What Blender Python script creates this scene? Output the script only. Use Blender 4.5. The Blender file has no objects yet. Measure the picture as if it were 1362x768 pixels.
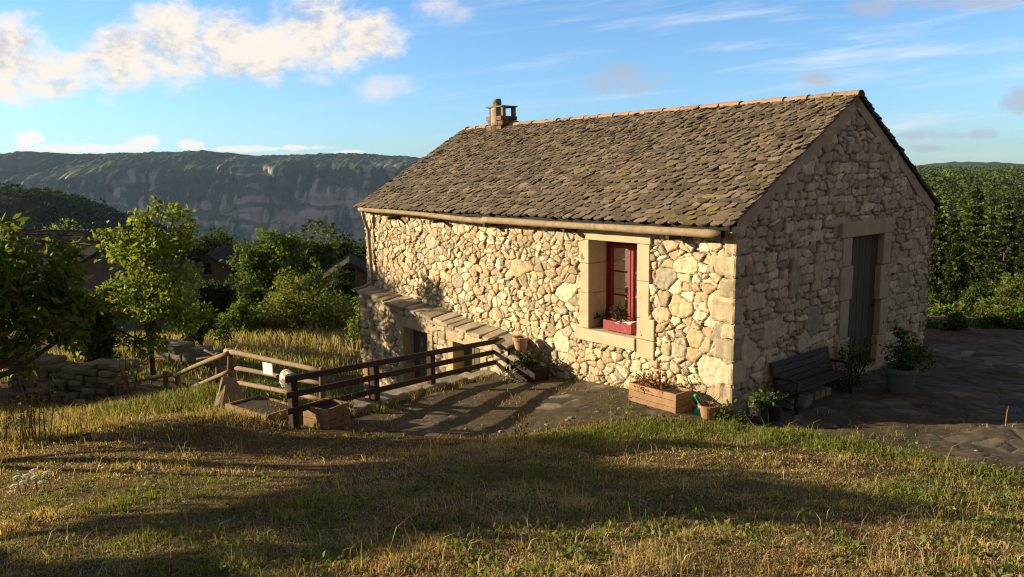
import bpy, bmesh, math
import numpy as np
from math import sin, cos, radians, pi
from mathutils import Vector, Matrix

S = bpy.context.scene
COL = S.collection
R = np.random.default_rng(11)

# ------------------------------------------------------------------ camera model (also used to measure the place)
F, PI_, EYE, RO = 1015.8, .15, 3.24, -.0148
def ray(x, y):
    c, s = cos(-RO), sin(-RO); dx, dy = x-681, y-384
    X = (c*dx-s*dy)/F; U = -(s*dx+c*dy)/F
    return np.array([X, cos(PI_)+U*sin(PI_), -sin(PI_)+U*cos(PI_)])
def at(x, y, Y):
    d = ray(x, y); return np.array([0, 0, EYE])+d*Y/d[1]
TH = .6886
O2 = np.array([2.896, 9.808]); DL = np.array([-sin(TH), cos(TH)]); DW = np.array([cos(TH), sin(TH)])
HL, HW, HE, HR = 9.75, 5.91, 2.5, 4.36
RTOP = 4.335; PITCH = math.atan(.575); SL = (HW/2)/cos(PITCH)          # roof deck at the ridge, pitch, slope length
def W(u, v, z):
    p = O2+u*DL+v*DW; return np.array([p[0], p[1], z])
def Wn(u, v, z):
    u = np.asarray(u, float); v = np.asarray(v, float); z = np.asarray(z, float)
    u, v, z = np.broadcast_arrays(u, v, z)
    return np.stack([O2[0]+u*DL[0]+v*DW[0], O2[1]+u*DL[1]+v*DW[1], z], -1)
def UV(x, y):
    return (x-O2[0])*DL[0]+(y-O2[1])*DL[1], (x-O2[0])*DW[0]+(y-O2[1])*DW[1]
MH = np.array([[DL[0], DW[0], 0], [DL[1], DW[1], 0], [0, 0, 1.]])      # columns: u, v, z

# ------------------------------------------------------------------ noise
def _h(ix, iy, iz, seed):
    with np.errstate(over='ignore'):
        n = (ix.astype(np.int64)*374761393 + iy.astype(np.int64)*668265263 + iz.astype(np.int64)*2147483647 + seed*974711)
        n = (n ^ (n >> 13))*1274126177; n = n ^ (n >> 16)
    return (n & 0xffffff)/float(0xffffff)
def vn(x, y, seed=0, z=None):
    x = np.asarray(x, float); y = np.asarray(y, float)
    ix = np.floor(x); iy = np.floor(y); fx = x-ix; fy = y-iy
    fx = fx*fx*(3-2*fx); fy = fy*fy*(3-2*fy)
    if z is None:
        k = np.zeros_like(ix)
        a = _h(ix, iy, k, seed); b = _h(ix+1, iy, k, seed); c = _h(ix, iy+1, k, seed); d = _h(ix+1, iy+1, k, seed)
        return (a*(1-fx)+b*fx)*(1-fy)+(c*(1-fx)+d*fx)*fy
    iz = np.floor(z); fz = z-iz; fz = fz*fz*(3-2*fz); r = 0
    for kz, wz in ((iz, 1-fz), (iz+1, fz)):
        a = _h(ix, iy, kz, seed); b = _h(ix+1, iy, kz, seed); c = _h(ix, iy+1, kz, seed); d = _h(ix+1, iy+1, kz, seed)
        r = r+wz*((a*(1-fx)+b*fx)*(1-fy)+(c*(1-fx)+d*fx)*fy)
    return r
def fbm(x, y, o=4, seed=0, z=None):
    r = 0; a = .5; t = 0; f = 1
    for i in range(o):
        r = r+a*vn(np.asarray(x)*f, np.asarray(y)*f, seed+i*17, None if z is None else z*f); t += a; a *= .5; f *= 2.03
    return r/t
def sst(a, b, x):
    t = np.clip((x-a)/(b-a), 0, 1); return t*t*(3-2*t)

# ------------------------------------------------------------------ objects
ORG = {}
def tag(o, label=None, cat=None, group=None, kind=None):
    if label: o['label'] = label
    if cat: o['category'] = cat
    if group: o['group'] = group
    if kind: o['kind'] = kind
    return o
def empty(name, loc, label, cat, group=None):
    o = bpy.data.objects.new(name, None); COL.objects.link(o)
    o.empty_display_size = .2
    o.location = tuple(float(c) for c in loc); ORG[o.name] = np.array(loc, float)
    return tag(o, label, cat, group)
def link_mesh(name, me, m, parent=None, origin=None):
    o = bpy.data.objects.new(name, me); COL.objects.link(o); me.materials.append(m)
    if parent is not None:
        o.parent = parent; ORG[o.name] = ORG[parent.name]
    else:
        org = np.array(origin if origin is not None else (0, 0, 0), float)
        ORG[o.name] = org; o.location = tuple(float(c) for c in org)
    return o
def mk(name, V, Q=None, T=None, m=None, parent=None, col=None, smooth=False, origin=None):
    """one mesh object from numpy arrays in world coordinates"""
    V = np.asarray(V, float)
    org = ORG[parent.name] if parent is not None else np.array(origin if origin is not None else (0, 0, 0), float)
    me = bpy.data.meshes.new(name)
    me.vertices.add(len(V)); me.vertices.foreach_set('co', (V-org).astype(np.float32).ravel())
    Q = np.zeros((0, 4), int) if Q is None else np.asarray(Q, int).reshape(-1, 4)
    T = np.zeros((0, 3), int) if T is None else np.asarray(T, int).reshape(-1, 3)
    li = np.concatenate([Q.ravel(), T.ravel()]).astype(np.int32)
    me.loops.add(len(li)); me.loops.foreach_set('vertex_index', li)
    ls = np.concatenate([np.arange(len(Q))*4, len(Q)*4+np.arange(len(T))*3]).astype(np.int32)
    me.polygons.add(len(ls)); me.polygons.foreach_set('loop_start', ls)
    if smooth: me.polygons.foreach_set('use_smooth', np.ones(len(ls), bool))
    me.update(calc_edges=True)
    if col is not None:
        a = me.color_attributes.new('col', 'FLOAT_COLOR', 'POINT')
        c = np.ones((len(V), 4), np.float32); c[:, :3] = col
        a.data.foreach_set('color', c.ravel())
    return link_mesh(name, me, m, parent, origin)
class MB:
    """collects shapes, then becomes ONE mesh"""
    def __init__(s): s.V = []; s.F = []; s.C = []; s.n = 0
    def add(s, V, Fs, col=(1, 1, 1)):
        V = np.asarray(V, float); s.V.append(V)
        s.F += [[i+s.n for i in f] for f in Fs]; s.C.append(np.tile(np.asarray(col, float), (len(V), 1)) if np.ndim(col) == 1 else col); s.n += len(V)
        return s
    def build(s, name, m, parent=None, origin=None, smooth=False):
        V = np.concatenate(s.V); org = ORG[parent.name] if parent is not None else np.array(origin if origin is not None else (0, 0, 0), float)
        me = bpy.data.meshes.new(name); me.from_pydata((V-org).tolist(), [], s.F)
        if smooth:
            me.polygons.foreach_set('use_smooth', np.ones(len(me.polygons), bool))
        me.update()
        a = me.color_attributes.new('col', 'FLOAT_COLOR', 'POINT'); c = np.ones((len(V), 4), np.float32); c[:, :3] = np.concatenate(s.C)
        a.data.foreach_set('color', c.ravel())
        return link_mesh(name, me, m, parent, origin)
def box(mb, c, size, M=None, bevel=.01, col=(1, 1, 1), sub=0, rough=0., seed=0, freq=5., taper=None):
    """bevelled box; sub + rough give a weathered block; M is a 3x3 frame"""
    bm = bmesh.new(); bmesh.ops.create_cube(bm, size=1)
    for v in bm.verts: v.co = Vector((v.co.x*size[0], v.co.y*size[1], v.co.z*size[2]))
    if bevel > 0: bmesh.ops.bevel(bm, geom=bm.edges[:], offset=min(bevel, min(size)*.4), segments=1 if sub == 0 else 2, affect='EDGES', profile=.6)
    if sub:
        bmesh.ops.triangulate(bm, faces=bm.faces[:])
        for _ in range(sub):
            ls = [e for e in bm.edges if e.calc_length() > max(.03, max(size)*.1)]
            if ls: bmesh.ops.subdivide_edges(bm, edges=ls, cuts=1, use_grid_fill=False)
            bmesh.ops.triangulate(bm, faces=[f for f in bm.faces if len(f.verts) > 3])
    bm.normal_update(); bm.verts.ensure_lookup_table()
    V = np.array([v.co[:] for v in bm.verts]); N = np.array([v.normal[:] for v in bm.verts]); Fs = [[v.index for v in f.verts] for f in bm.faces]
    bm.free()
    if taper is not None:
        k = 1+(V[:, 2]/size[2]+.5)*(taper-1); V[:, 0] *= k; V[:, 1] *= k
    if rough:
        d = fbm(V[:, 0]*freq+seed*3.1, V[:, 1]*freq+seed*1.7, 3, 5, V[:, 2]*freq+seed)-.5
        V = V+N*d[:, None]*2*rough
    if M is not None: V = V@np.asarray(M, float).T
    return mb.add(V+np.asarray(c, float), Fs, col)
def frames(P):
    P = np.asarray(P, float); T = np.gradient(P, axis=0); T /= np.linalg.norm(T, axis=1)[:, None]+1e-9
    a = np.array([0, 0, 1.]) if abs(T[0][2]) < .9 else np.array([1., 0, 0])
    N = []; n = np.cross(T[0], a); n /= np.linalg.norm(n)
    for t in T:
        n = n-t*(n@t); n /= np.linalg.norm(n)+1e-9; N.append(n.copy())
    N = np.array(N); return T, N, np.cross(T, N)
def tube(mb, P, r, n=8, col=(1, 1, 1), lump=0., seed=0):
    P = np.asarray(P, float); r = np.broadcast_to(np.asarray(r, float), (len(P),))
    T, N, B = frames(P); a = np.arange(n)*2*pi/n
    ring = np.cos(a)[None, :, None]*N[:, None, :]+np.sin(a)[None, :, None]*B[:, None, :]
    rr = r[:, None]*np.ones((1, n))
    if lump: rr = rr*(1+lump*(fbm(np.arange(len(P))[:, None]*.9+seed*7.3, a[None, :]*1.1+seed, 2, 3)-.5)*2)
    V = (P[:, None, :]+ring*rr[:, :, None]).reshape(-1, 3); Fs = []
    for i in range(len(P)-1):
        for j in range(n):
            Fs.append([i*n+j, i*n+(j+1) % n, (i+1)*n+(j+1) % n, (i+1)*n+j])
    Fs += [list(range(n))[::-1], [(len(P)-1)*n+j for j in range(n)]]
    return mb.add(V, Fs, col)
def lathe(mb, prof, c, n=20, col=(1, 1, 1), M=None):
    prof = np.asarray(prof, float); a = np.arange(n)*2*pi/n
    V = np.stack([prof[:, 0:1]*np.cos(a), prof[:, 0:1]*np.sin(a), prof[:, 1:2]*np.ones((1, n))], -1).reshape(-1, 3); Fs = []
    for i in range(len(prof)-1):
        for j in range(n): Fs.append([i*n+j, i*n+(j+1) % n, (i+1)*n+(j+1) % n, (i+1)*n+j])
    if M is not None: V = V@np.asarray(M).T
    return mb.add(V+np.asarray(c), Fs, col)
def line(a, b, n, wob=0., seed=0):
    a = np.asarray(a, float); b = np.asarray(b, float); t = np.linspace(0, 1, n)[:, None]; P = a+(b-a)*t
    if wob:
        g = np.random.default_rng(seed); k = g.normal(0, 1, (3, 3))
        for i in range(3): P = P+wob*np.sin((i+1)*pi*t)*k[i]/(i+1)
    return P
def frame_along(d, up=(0, 0, 1)):
    d = np.asarray(d, float); d = d/np.linalg.norm(d); s = np.cross(up, d); s /= np.linalg.norm(s); return np.stack([d, s, np.cross(d, s)], 1)

# ------------------------------------------------------------------ materials
def nt(m):
    m.use_nodes = True; t = m.node_tree; t.nodes.clear(); return t
def N(t, ty, **k):
    n = t.nodes.new(ty)
    for a, b in k.items():
        if a in n.inputs: n.inputs[a].default_value = b
        else: setattr(n, a, b)
    return n
def ramp(t, fac, stops):
    r = t.nodes.new('ShaderNodeValToRGB'); e = r.color_ramp.elements
    while len(e) > 1: e.remove(e[-1])
    e[0].position = stops[0][0]; e[0].color = (*stops[0][1], 1)
    for p, c in stops[1:]:
        k = e.new(p); k.color = (*c, 1)
    t.links.new(fac, r.inputs[0]); return r.outputs[0]
def mix(t, mode, fac, a, b):
    n = t.nodes.new('ShaderNodeMix'); n.data_type = 'RGBA'; n.blend_type = mode
    for s, v in ((0, fac), (6, a), (7, b)):
        if hasattr(v, 'links'): t.links.new(v, n.inputs[s])
        elif s == 0: n.inputs[0].default_value = v
        else: n.inputs[s].default_value = (*v, 1)
    return n.outputs[2]
def noise(t, scale, detail=5, rough=.6, stretch=None, dist=0.):
    tc = t.nodes.new('ShaderNodeTexCoord'); out = tc.outputs['Object']
    if stretch:
        mp = t.nodes.new('ShaderNodeMapping'); mp.inputs['Scale'].default_value = stretch; t.links.new(out, mp.inputs[0]); out = mp.outputs[0]
    n = N(t, 'ShaderNodeTexNoise', Scale=scale, Detail=detail, Roughness=rough, Distortion=dist); t.links.new(out, n.inputs['Vector']); return n.outputs['Fac']
def surf(name, base=(.3, .3, .3), attr=False, var=(.6, 1.4), scale=8, rough=.9, bump=.3, bscale=40, bdist=.01, stretch=None, spec=.25, patch=None):
    m = bpy.data.materials.new(name); t = nt(m); L = t.links.new
    out = N(t, 'ShaderNodeOutputMaterial'); b = N(t, 'ShaderNodeBsdfPrincipled'); L(b.outputs[0], out.inputs[0])
    b.inputs['Roughness'].default_value = rough; b.inputs['Specular IOR Level'].default_value = spec
    if attr: a = N(t, 'ShaderNodeAttribute', attribute_name='col').outputs['Color']; a = mix(t, 'MULTIPLY', 1., a, base)
    else: a = base
    f = noise(t, scale, 6, .65, stretch)
    v = ramp(t, f, [(.25, (var[0],)*3), (.75, (var[1],)*3)])
    c = mix(t, 'MULTIPLY', 1., a, v)
    if patch:     # (colour, scale, lo, hi): moss, lichen, rust, dirt
        for pc, ps, lo, hi in patch:
            pf = ramp(t, noise(t, ps, 7, .7), [(lo, (0, 0, 0)), (hi, (1, 1, 1))])
            c = mix(t, 'MIX', pf, c, pc)
    L(c, b.inputs['Base Color'])
    if bump:
        bp = N(t, 'ShaderNodeBump', Strength=bump, Distance=bdist); L(noise(t, bscale, 6, .7, stretch), bp.inputs['Height']); L(bp.outputs[0], b.inputs['Normal'])
    return m
def leafmat(name, trans=.35, tint=(1, 1, 1), sc=.6, lo=.7, hi=1.3):
    m = bpy.data.materials.new(name); t = nt(m); L = t.links.new
    out = N(t, 'ShaderNodeOutputMaterial'); a = N(t, 'ShaderNodeAttribute', attribute_name='col').outputs['Color']
    v = ramp(t, noise(t, sc, 4), [(.3, tuple(lo*c for c in tint)), (.7, tuple(hi*c for c in tint))])
    c = mix(t, 'MULTIPLY', 1., a, v)
    d = N(t, 'ShaderNodeBsdfPrincipled', Roughness=.6 if trans > .2 else .95); d.inputs['Specular IOR Level'].default_value = .25 if trans > .2 else .02; L(c, d.inputs['Base Color'])
    tr = N(t, 'ShaderNodeBsdfTranslucent'); L(mix(t, 'MULTIPLY', 1., c, (1.25, 1.2, .6)), tr.inputs['Color'])
    mx = N(t, 'ShaderNodeMixShader', Fac=trans); L(d.outputs[0], mx.inputs[1]); L(tr.outputs[0], mx.inputs[2]); L(mx.outputs[0], out.inputs[0])
    return m

M_STONE = surf('rubble_stone', (1, 1, 1), True, (.72, 1.2), 14, .93, .55, 60, .012, patch=[((.30, .25, .17), 3.1, .62, .85)])
M_STONEG = surf('weathered_gable_stone', (1, 1, 1), True, (.65, 1.2), 11, .95, .6, 55, .012, patch=[((.12, .11, .08), 2.2, .58, .82)])
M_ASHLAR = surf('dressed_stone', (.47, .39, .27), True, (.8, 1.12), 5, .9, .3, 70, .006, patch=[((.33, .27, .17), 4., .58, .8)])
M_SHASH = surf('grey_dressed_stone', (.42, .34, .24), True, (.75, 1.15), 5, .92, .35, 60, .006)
M_MORTAR = surf('rake_mortar', (.40, .32, .22), False, (.8, 1.15), 6, .95, .4, 50, .008)
M_SLATE = surf('roof_slate', (1, 1, 1), True, (.7, 1.25), 20, .9, .5, 70, .008, patch=[((.24, .21, .16), 9., .62, .8), ((.055, .05, .035), 5., .60, .8)])
M_TERRA = surf('terracotta', (.36, .225, .15), True, (.7, 1.2), 12, .85, .3, 50, .006, patch=[((.34, .27, .20), 7., .5, .75), ((.09, .075, .055), 11., .58, .72)])
M_GUTTER = surf('peeled_log', (.32, .24, .15), True, (.6, 1.2), 7, .85, .6, 25, .012, stretch=(1, 1, 1), patch=[((.22, .15, .09), 9., .66, .76)])
M_LOG = surf('fence_log', (.29, .22, .145), True, (.65, 1.2), 9, .85, .5, 30, .008)
M_DARKW = surf('dark_stained_wood', (.045, .03, .022), True, (.7, 1.3), 14, .75, .35, 60, .004)
M_PLANK = surf('weathered_plank', (.34, .23, .14), True, (.65, 1.2), 10, .85, .5, 50, .005)
M_DOOR = surf('old_door_wood', (.095, .066, .046), True, (.7, 1.25), 7, .8, .4, 40, .004, stretch=(4, 4, .6))
M_GDOOR = surf('grey_door_wood', (.13, .105, .08), True, (.7, 1.2), 7, .85, .4, 40, .004, stretch=(4, 4, .6))
M_RED = surf('red_paint', (.22, .012, .02), True, (.7, 1.25), 16, .5, .25, 70, .003, spec=.4, patch=[((.26, .09, .075), 13., .60, .70)])
M_BOXRED = surf('faded_red_paint', (.30, .05, .06), True, (.7, 1.2), 14, .65, .3, 60, .003, patch=[((.30, .15, .13), 15., .58, .68)])
M_DARK = surf('dark_interior', (.012, .01, .008), False, (.9, 1.1), 3, .9, 0)
M_CURT = surf('lace_curtain', (.42, .40, .38), False, (.8, 1.1), 30, .9, .2, 60, .004)
M_METAL = surf('zinc_pipe', (.20, .17, .13), False, (.8, 1.2), 10, .5, .1, 40, .003, spec=.5)
M_IRON = surf('black_iron', (.018, .018, .018), False, (.8, 1.2), 20, .5, .1, 60, .002, spec=.4)
M_BENCH = surf('dark_bench_wood', (.05, .04, .03), True, (.7, 1.3), 14, .7, .2, 60, .003)
M_BLACKP = surf('black_plastic', (.02, .02, .02), False, (.9, 1.1), 20, .5, 0)
M_GREENP = surf('green_hose', (.01, .30, .17), False, (.9, 1.1), 20, .4, 0, spec=.5)
M_GREYP = surf('grey_green_planter', (.11, .14, .13), False, (.85, 1.1), 12, .6, .1, 60, .002)
M_SOIL = surf('potting_soil', (.04, .028, .018), False, (.6, 1.4), 30, .95, .5, 40, .01)
M_WHITE = surf('white_board', (.78, .78, .74), False, (.95, 1.03), 6, .6, .05, 40, .001)
M_MOTTLE = surf('mottled_white', (.75, .73, .68), False, (.8, 1.1), 10, .7, .3, 40, .01, patch=[((.22, .19, .15), 14., .44, .52)])
M_BARK = surf('bark', (.085, .06, .042), True, (.6, 1.4), 9, .95, .6, 30, .012, stretch=(3, 3, .8))
M_STUMP = surf('stump_wood', (.25, .185, .125), True, (.6, 1.25), 8, .9, .6, 25, .015, stretch=(5, 5, .7))
M_KERB = surf('kerb_stone', (.27, .23, .17), True, (.65, 1.2), 9, .95, .6, 45, .012, patch=[((.05, .055, .025), 5, .6, .8)])
M_LEDGE = surf('ledge_stone', (1, 1, 1), True, (.7, 1.2), 9, .93, .5, 45, .01, patch=[((.10, .09, .06), 4, .58, .8)])
M_PAVE = surf('paving_stone', (1, 1, 1), True, (.6, 1.25), 9, .92, .5, 45, .008, patch=[((.055, .05, .03), 3., .58, .75)])
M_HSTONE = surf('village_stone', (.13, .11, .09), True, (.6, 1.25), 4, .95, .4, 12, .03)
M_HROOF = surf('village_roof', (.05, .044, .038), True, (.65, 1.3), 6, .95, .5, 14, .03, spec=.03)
M_FLOWER = surf('umbel_white', (.75, .72, .62), False, (.9, 1.05), 30, .8, 0)
M_LEAF = leafmat('leaf', .5)
M_NEEDLE = leafmat('needle', .22)
M_GRASS = leafmat('grass_blade', .38, sc=1.2, lo=.8, hi=1.5)
M_FARLEAF = leafmat('far_leaf', .15, sc=.02)

# ================================================================== GROUND
PA = np.array([(0,-6,2.2),(-8,-4,1.9),(8,-4,2.0),(0,0,1.64),(0,3,1.35),(-4,3,1.2),(4,3,1.3),(-7,3,1.05),(8,3,1.1),(0,6,.74),(-4.2,6.4,.52),(4,6,.5),(7,4,.75),(0,8,.25),(3,8,.2),(0,9.1,.02),
  (-2.85,9.55,0),(-1,10.5,-.08),(1.6,10.5,0),(3,9.6,-.02),(-.3,13.1,-.24),(-1.3,11.7,-.12),(5.13,7.3,.12),(6,9,0),(9,14,-.02),(5.6,10.7,-.04),(3.6,10,-.05),(9,9,0),(14,9,.1),(14,14,-.1),(12,19,-.6),(13.4,23,-1.3),(20,20,-.9),(20,34,-3.2),
  (-6,9,.05),(-5,10,0),(-8,7,.15),(-12,9,.2),(-14,4,1.0),(-8,10.5,-.2),(0,16,-.3),(4,18,-.3),(7,20,-.5),(-4,16,-.4)], float)
PB = np.array([(-2.85,9.55,0),(-3.85,10.37,-.1),(-4.28,10.97,-.15),(-4.56,12,-.2),(-5.9,13,-.72),(-7.35,13.5,-.95),(-8.8,14,-.9),(-8,10.5,-.2),(-6,9,.05),(-5,10,0),(-7.8,16,-1.05),(-6.8,24,-1.95),(-3.9,19,-1.8),(-2.8,15,-1.75),
  (-1,14.5,-1.95),(-3.3,17.3,-1.9),(-2.4,12.5,-1.3),(-2.6,11,-.8),(-7.4,26,-2.3),(-12,34,-3.6),(-12,9,.2),(-14,14,-.8),(-20,24,-1.8),(-14,4,1.0),(0,3,1.35),(-4,3,1.2),(-4.2,6.4,.52),(-7,3,1.05),(-8,7,.15),(0,6,.74),(0,0,1.64),(-8,-4,1.9),(0,9.1,.02),(0,20,-2.1),(5,28,-2.8),(-3,40,-4.2)], float)
def rbf(P):
    d = np.sqrt(((P[:, None, :2]-P[None, :, :2])**2).sum(-1)+1.5); n = len(P)
    A = np.zeros((n+3, n+3)); A[:n, :n] = d+np.eye(n)*.02; A[:n, n] = 1; A[:n, n+1:] = P[:, :2]; A[n:, :n] = A[:n, n:].T
    w = np.linalg.solve(A, np.concatenate([P[:, 2], [0, 0, 0]]))
    def f(x, y):
        r = w[n]+w[n+1]*x+w[n+2]*y
        for i in range(n): r = r+w[i]*np.sqrt((x-P[i, 0])**2+(y-P[i, 1])**2+1.5)
        return r
    return f
FA, FB = rbf(PA), rbf(PB)
FP0 = np.array([-2.85, 9.55]); FP1 = np.array([-.29, 13.11]); FDIR = (FP1-FP0)/np.linalg.norm(FP1-FP0); FN = np.array([-FDIR[1], FDIR[0]])
def far_z(x, y):
    r = np.hypot(x, y); a = x/np.maximum(y, 1.)
    zl = np.interp(r, [0, 26, 45, 60, 90, 160, 300, 700, 1500, 6000], [0, -2.4, -5.0, -7.0, -10, -30, -80, -230, -320, -320])
    zr = np.interp(r, [0, 26, 45, 80, 150, 300, 600, 1200, 2000, 6000], [0, -1.8, -5.0, -10, -10.5, -11.5, -11, -6, -30, -300])
    k = sst(.12, .34, a); z = zl*(1-k)+zr*k
    return np.where(y < 1, np.interp(r, [0, 10, 100, 1500, 6000], [1.6, 2.5, 3, -20, -300]), z)
def ground(x, y, fine=True):
    x = np.asarray(x, float); y = np.asarray(y, float)
    s = (x-FP0[0])*FN[0]+(y-FP0[1])*FN[1]; t = (x-FP0[0])*FDIR[0]+(y-FP0[1])*FDIR[1]
    u, v = UV(x, y)
    wd = .5+1.1*np.maximum(-t, 0); left = np.where(t < 0, sst(-wd, wd, s-.14), sst(.06, .22, s))
    left = np.where(t > 4.5, sst(5.2, 5.6, u), left)          # beyond the fence the house stands between the two levels
    left = np.where((t > 4.5) & (v > -.3), sst(5.2, 5.6, u), left)
    z = FA(x, y)*(1-left)+FB(x, y)*left
    r = np.hypot(x, y); k = sst(26, 42, r); k = np.where(y < 0, sst(8, 30, r), k)
    z = z*(1-k)+far_z(x, y)*k
    if fine:
        a = sst(60, 10, r)
        z = z+a*(.10*(fbm(x*.55, y*.55, 3, 3)-.5)+.05*(fbm(x*3.1, y*3.1, 3, 9)-.5))*sst(0, .6, np.where((v < .1) & (u < 4.6) & (u > -.2), 0, 1)*1.)
    return z
def axis(a, b, fine, n_far, lo, hi):
    core = np.arange(lo, hi+1e-6, fine)
    g1 = lo-np.geomspace(fine, lo-a, n_far)[::-1]; g2 = hi+np.geomspace(fine, b-hi, n_far)
    return np.concatenate([g1, core, g2])
gx = axis(-6000, 6000, .11, 60, -11, 11); gy = axis(-3000, 6000, .11, 60, 1.5, 21)
X, Y = np.meshgrid(gx, gy); Z = ground(X, Y)
nx_, ny_ = len(gx), len(gy)
idx = np.arange(nx_*ny_).reshape(ny_, nx_)
GQ = np.stack([idx[:-1, :-1], idx[:-1, 1:], idx[1:, 1:], idx[1:, :-1]], -1).reshape(-1, 4)

mG = bpy.data.materials.new('turf_soil'); t = nt(mG); L = t.links.new
o_ = N(t, 'ShaderNodeOutputMaterial'); b_ = N(t, 'ShaderNodeBsdfPrincipled', Roughness=.95); L(b_.outputs[0], o_.inputs[0]); b_.inputs['Specular IOR Level'].default_value = .15
c1 = ramp(t, noise(t, .8, 8, .68), [(.32, (.05, .045, .016)), (.46, (.10, .062, .025)), (.58, (.15, .078, .03)), (.72, (.11, .085, .035))])
c2 = ramp(t, noise(t, 7, 8, .72), [(.3, (.45, .45, .45)), (.7, (1.45, 1.45, 1.45))])
cc = mix(t, 'MULTIPLY', 1., c1, c2)
cc = mix(t, 'MIX', ramp(t, noise(t, 2.3, 8, .72), [(.56, (0, 0, 0)), (.66, (.6, .6, .6))]), cc, (.22, .16, .095))
L(cc, b_.inputs['Base Color'])
bp = N(t, 'ShaderNodeBump', Strength=1., Distance=.05); L(noise(t, 22, 9, .8), bp.inputs['Height']); L(bp.outputs[0], b_.inputs['Normal'])
tag(mk('ground', np.stack([X, Y, Z], -1).reshape(-1, 3), GQ, m=mG, smooth=True), kind='structure')

# ------------------------------------------------------------------ stone patterns (shared by walls and paving)
def cells(s, t, seeds, p=3., win=None, rot=None):
    """nearest two stones for every grid point: index, f1, f2, local offsets"""
    shp = s.shape; s = s.ravel(); t = t.ravel(); i1 = np.zeros(len(s), int); f1 = np.zeros(len(s)); f2 = np.zeros(len(s))
    win = win or 4*seeds[:, 2].max()
    st = .5; ks = np.floor(s/st).astype(int); kt = np.floor(t/st).astype(int); key = ks*100003+kt
    order = np.argsort(key, kind='stable'); bounds = np.flatnonzero(np.diff(key[order]))+1
    for g in np.split(order, bounds):
        a, b = ks[g[0]]*st, kt[g[0]]*st
        c = np.flatnonzero((seeds[:, 0] > a-win) & (seeds[:, 0] < a+st+win) & (seeds[:, 1] > b-win) & (seeds[:, 1] < b+st+win))
        q = seeds[c]
        ex = s[g][:, None]-q[None, :, 0]; ey = t[g][:, None]-q[None, :, 1]
        if rot is not None: ca = np.cos(rot[c])[None]; sa = np.sin(rot[c])[None]; ex, ey = ex*ca+ey*sa, ey*ca-ex*sa
        dx = np.abs(ex)/q[None, :, 2]; dy = np.abs(ey)/q[None, :, 3]
        f = (dx**p+dy**p)**(1/p); k = np.argmin(f, 1); r = np.arange(len(g)); i1[g] = c[k]; f1[g] = f[r, k]; f[r, k] = 1e9; f2[g] = f.min(1)
    return i1.reshape(shp), f1.reshape(shp), f2.reshape(shp)
def cells_flat(s, t, seeds, stretch, win=.9):
    shp = s.shape; s = s.ravel()/stretch; t = t.ravel(); q0 = seeds[:, 0]/stretch; q1 = seeds[:, 1]; rr = .62*(seeds[:, 2]/stretch*seeds[:, 3])
    i1 = np.zeros(len(s), int); dist = np.zeros(len(s)); st = .4; ks = np.floor(s/st).astype(int); kt = np.floor(t/st).astype(int); order = np.argsort(ks*100003+kt, kind='stable'); key = (ks*100003+kt)[order]
    for g in np.split(order, np.flatnonzero(np.diff(key))+1):
        a, b = ks[g[0]]*st, kt[g[0]]*st; c = np.flatnonzero((q0 > a-win) & (q0 < a+st+win) & (q1 > b-win) & (q1 < b+st+win))
        dx = s[g][:, None]-q0[c][None]; dy = t[g][:, None]-q1[c][None]; f = dx*dx+dy*dy-rr[c][None]; k = np.argmin(f, 1); r = np.arange(len(g)); f1 = f[r, k]
        sep = np.sqrt((q0[c][None]-q0[c[k]][:, None])**2+(q1[c][None]-q1[c[k]][:, None])**2); d = (f-f1[:, None])/(2*np.maximum(sep, 1e-3)); d[r, k] = 1e9; i1[g] = c[k]; dist[g] = d.min(1)
    return i1.reshape(shp), dist.reshape(shp)
def courses(s0, s1, t0, t1, ch, wd, seed, jit=.22):
    g = np.random.default_rng(seed); o = []; y = t0-.1
    while y < t1+.1:
        h = g.uniform(*ch); x = s0-g.uniform(0, .4)
        while x < s1+.3:
            w = g.uniform(*wd)*(.55+.45*h/ch[1])
            if h > .16 and g.random() < .3:      # two thin stones on one bed
                k = g.uniform(.35, .65)
                o.append((x+w/2, y+h*k/2, w/2, h*k/2)); o.append((x+w/2+g.normal(0, .02), y+h*k+h*(1-k)/2, w/2, h*(1-k)/2))
            else: o.append((x+w/2+g.normal(0, jit*.16), y+h/2+g.normal(0, jit*h*.6), w/2, h/2))
            x += w
        y += h
    return np.array(o)
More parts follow.
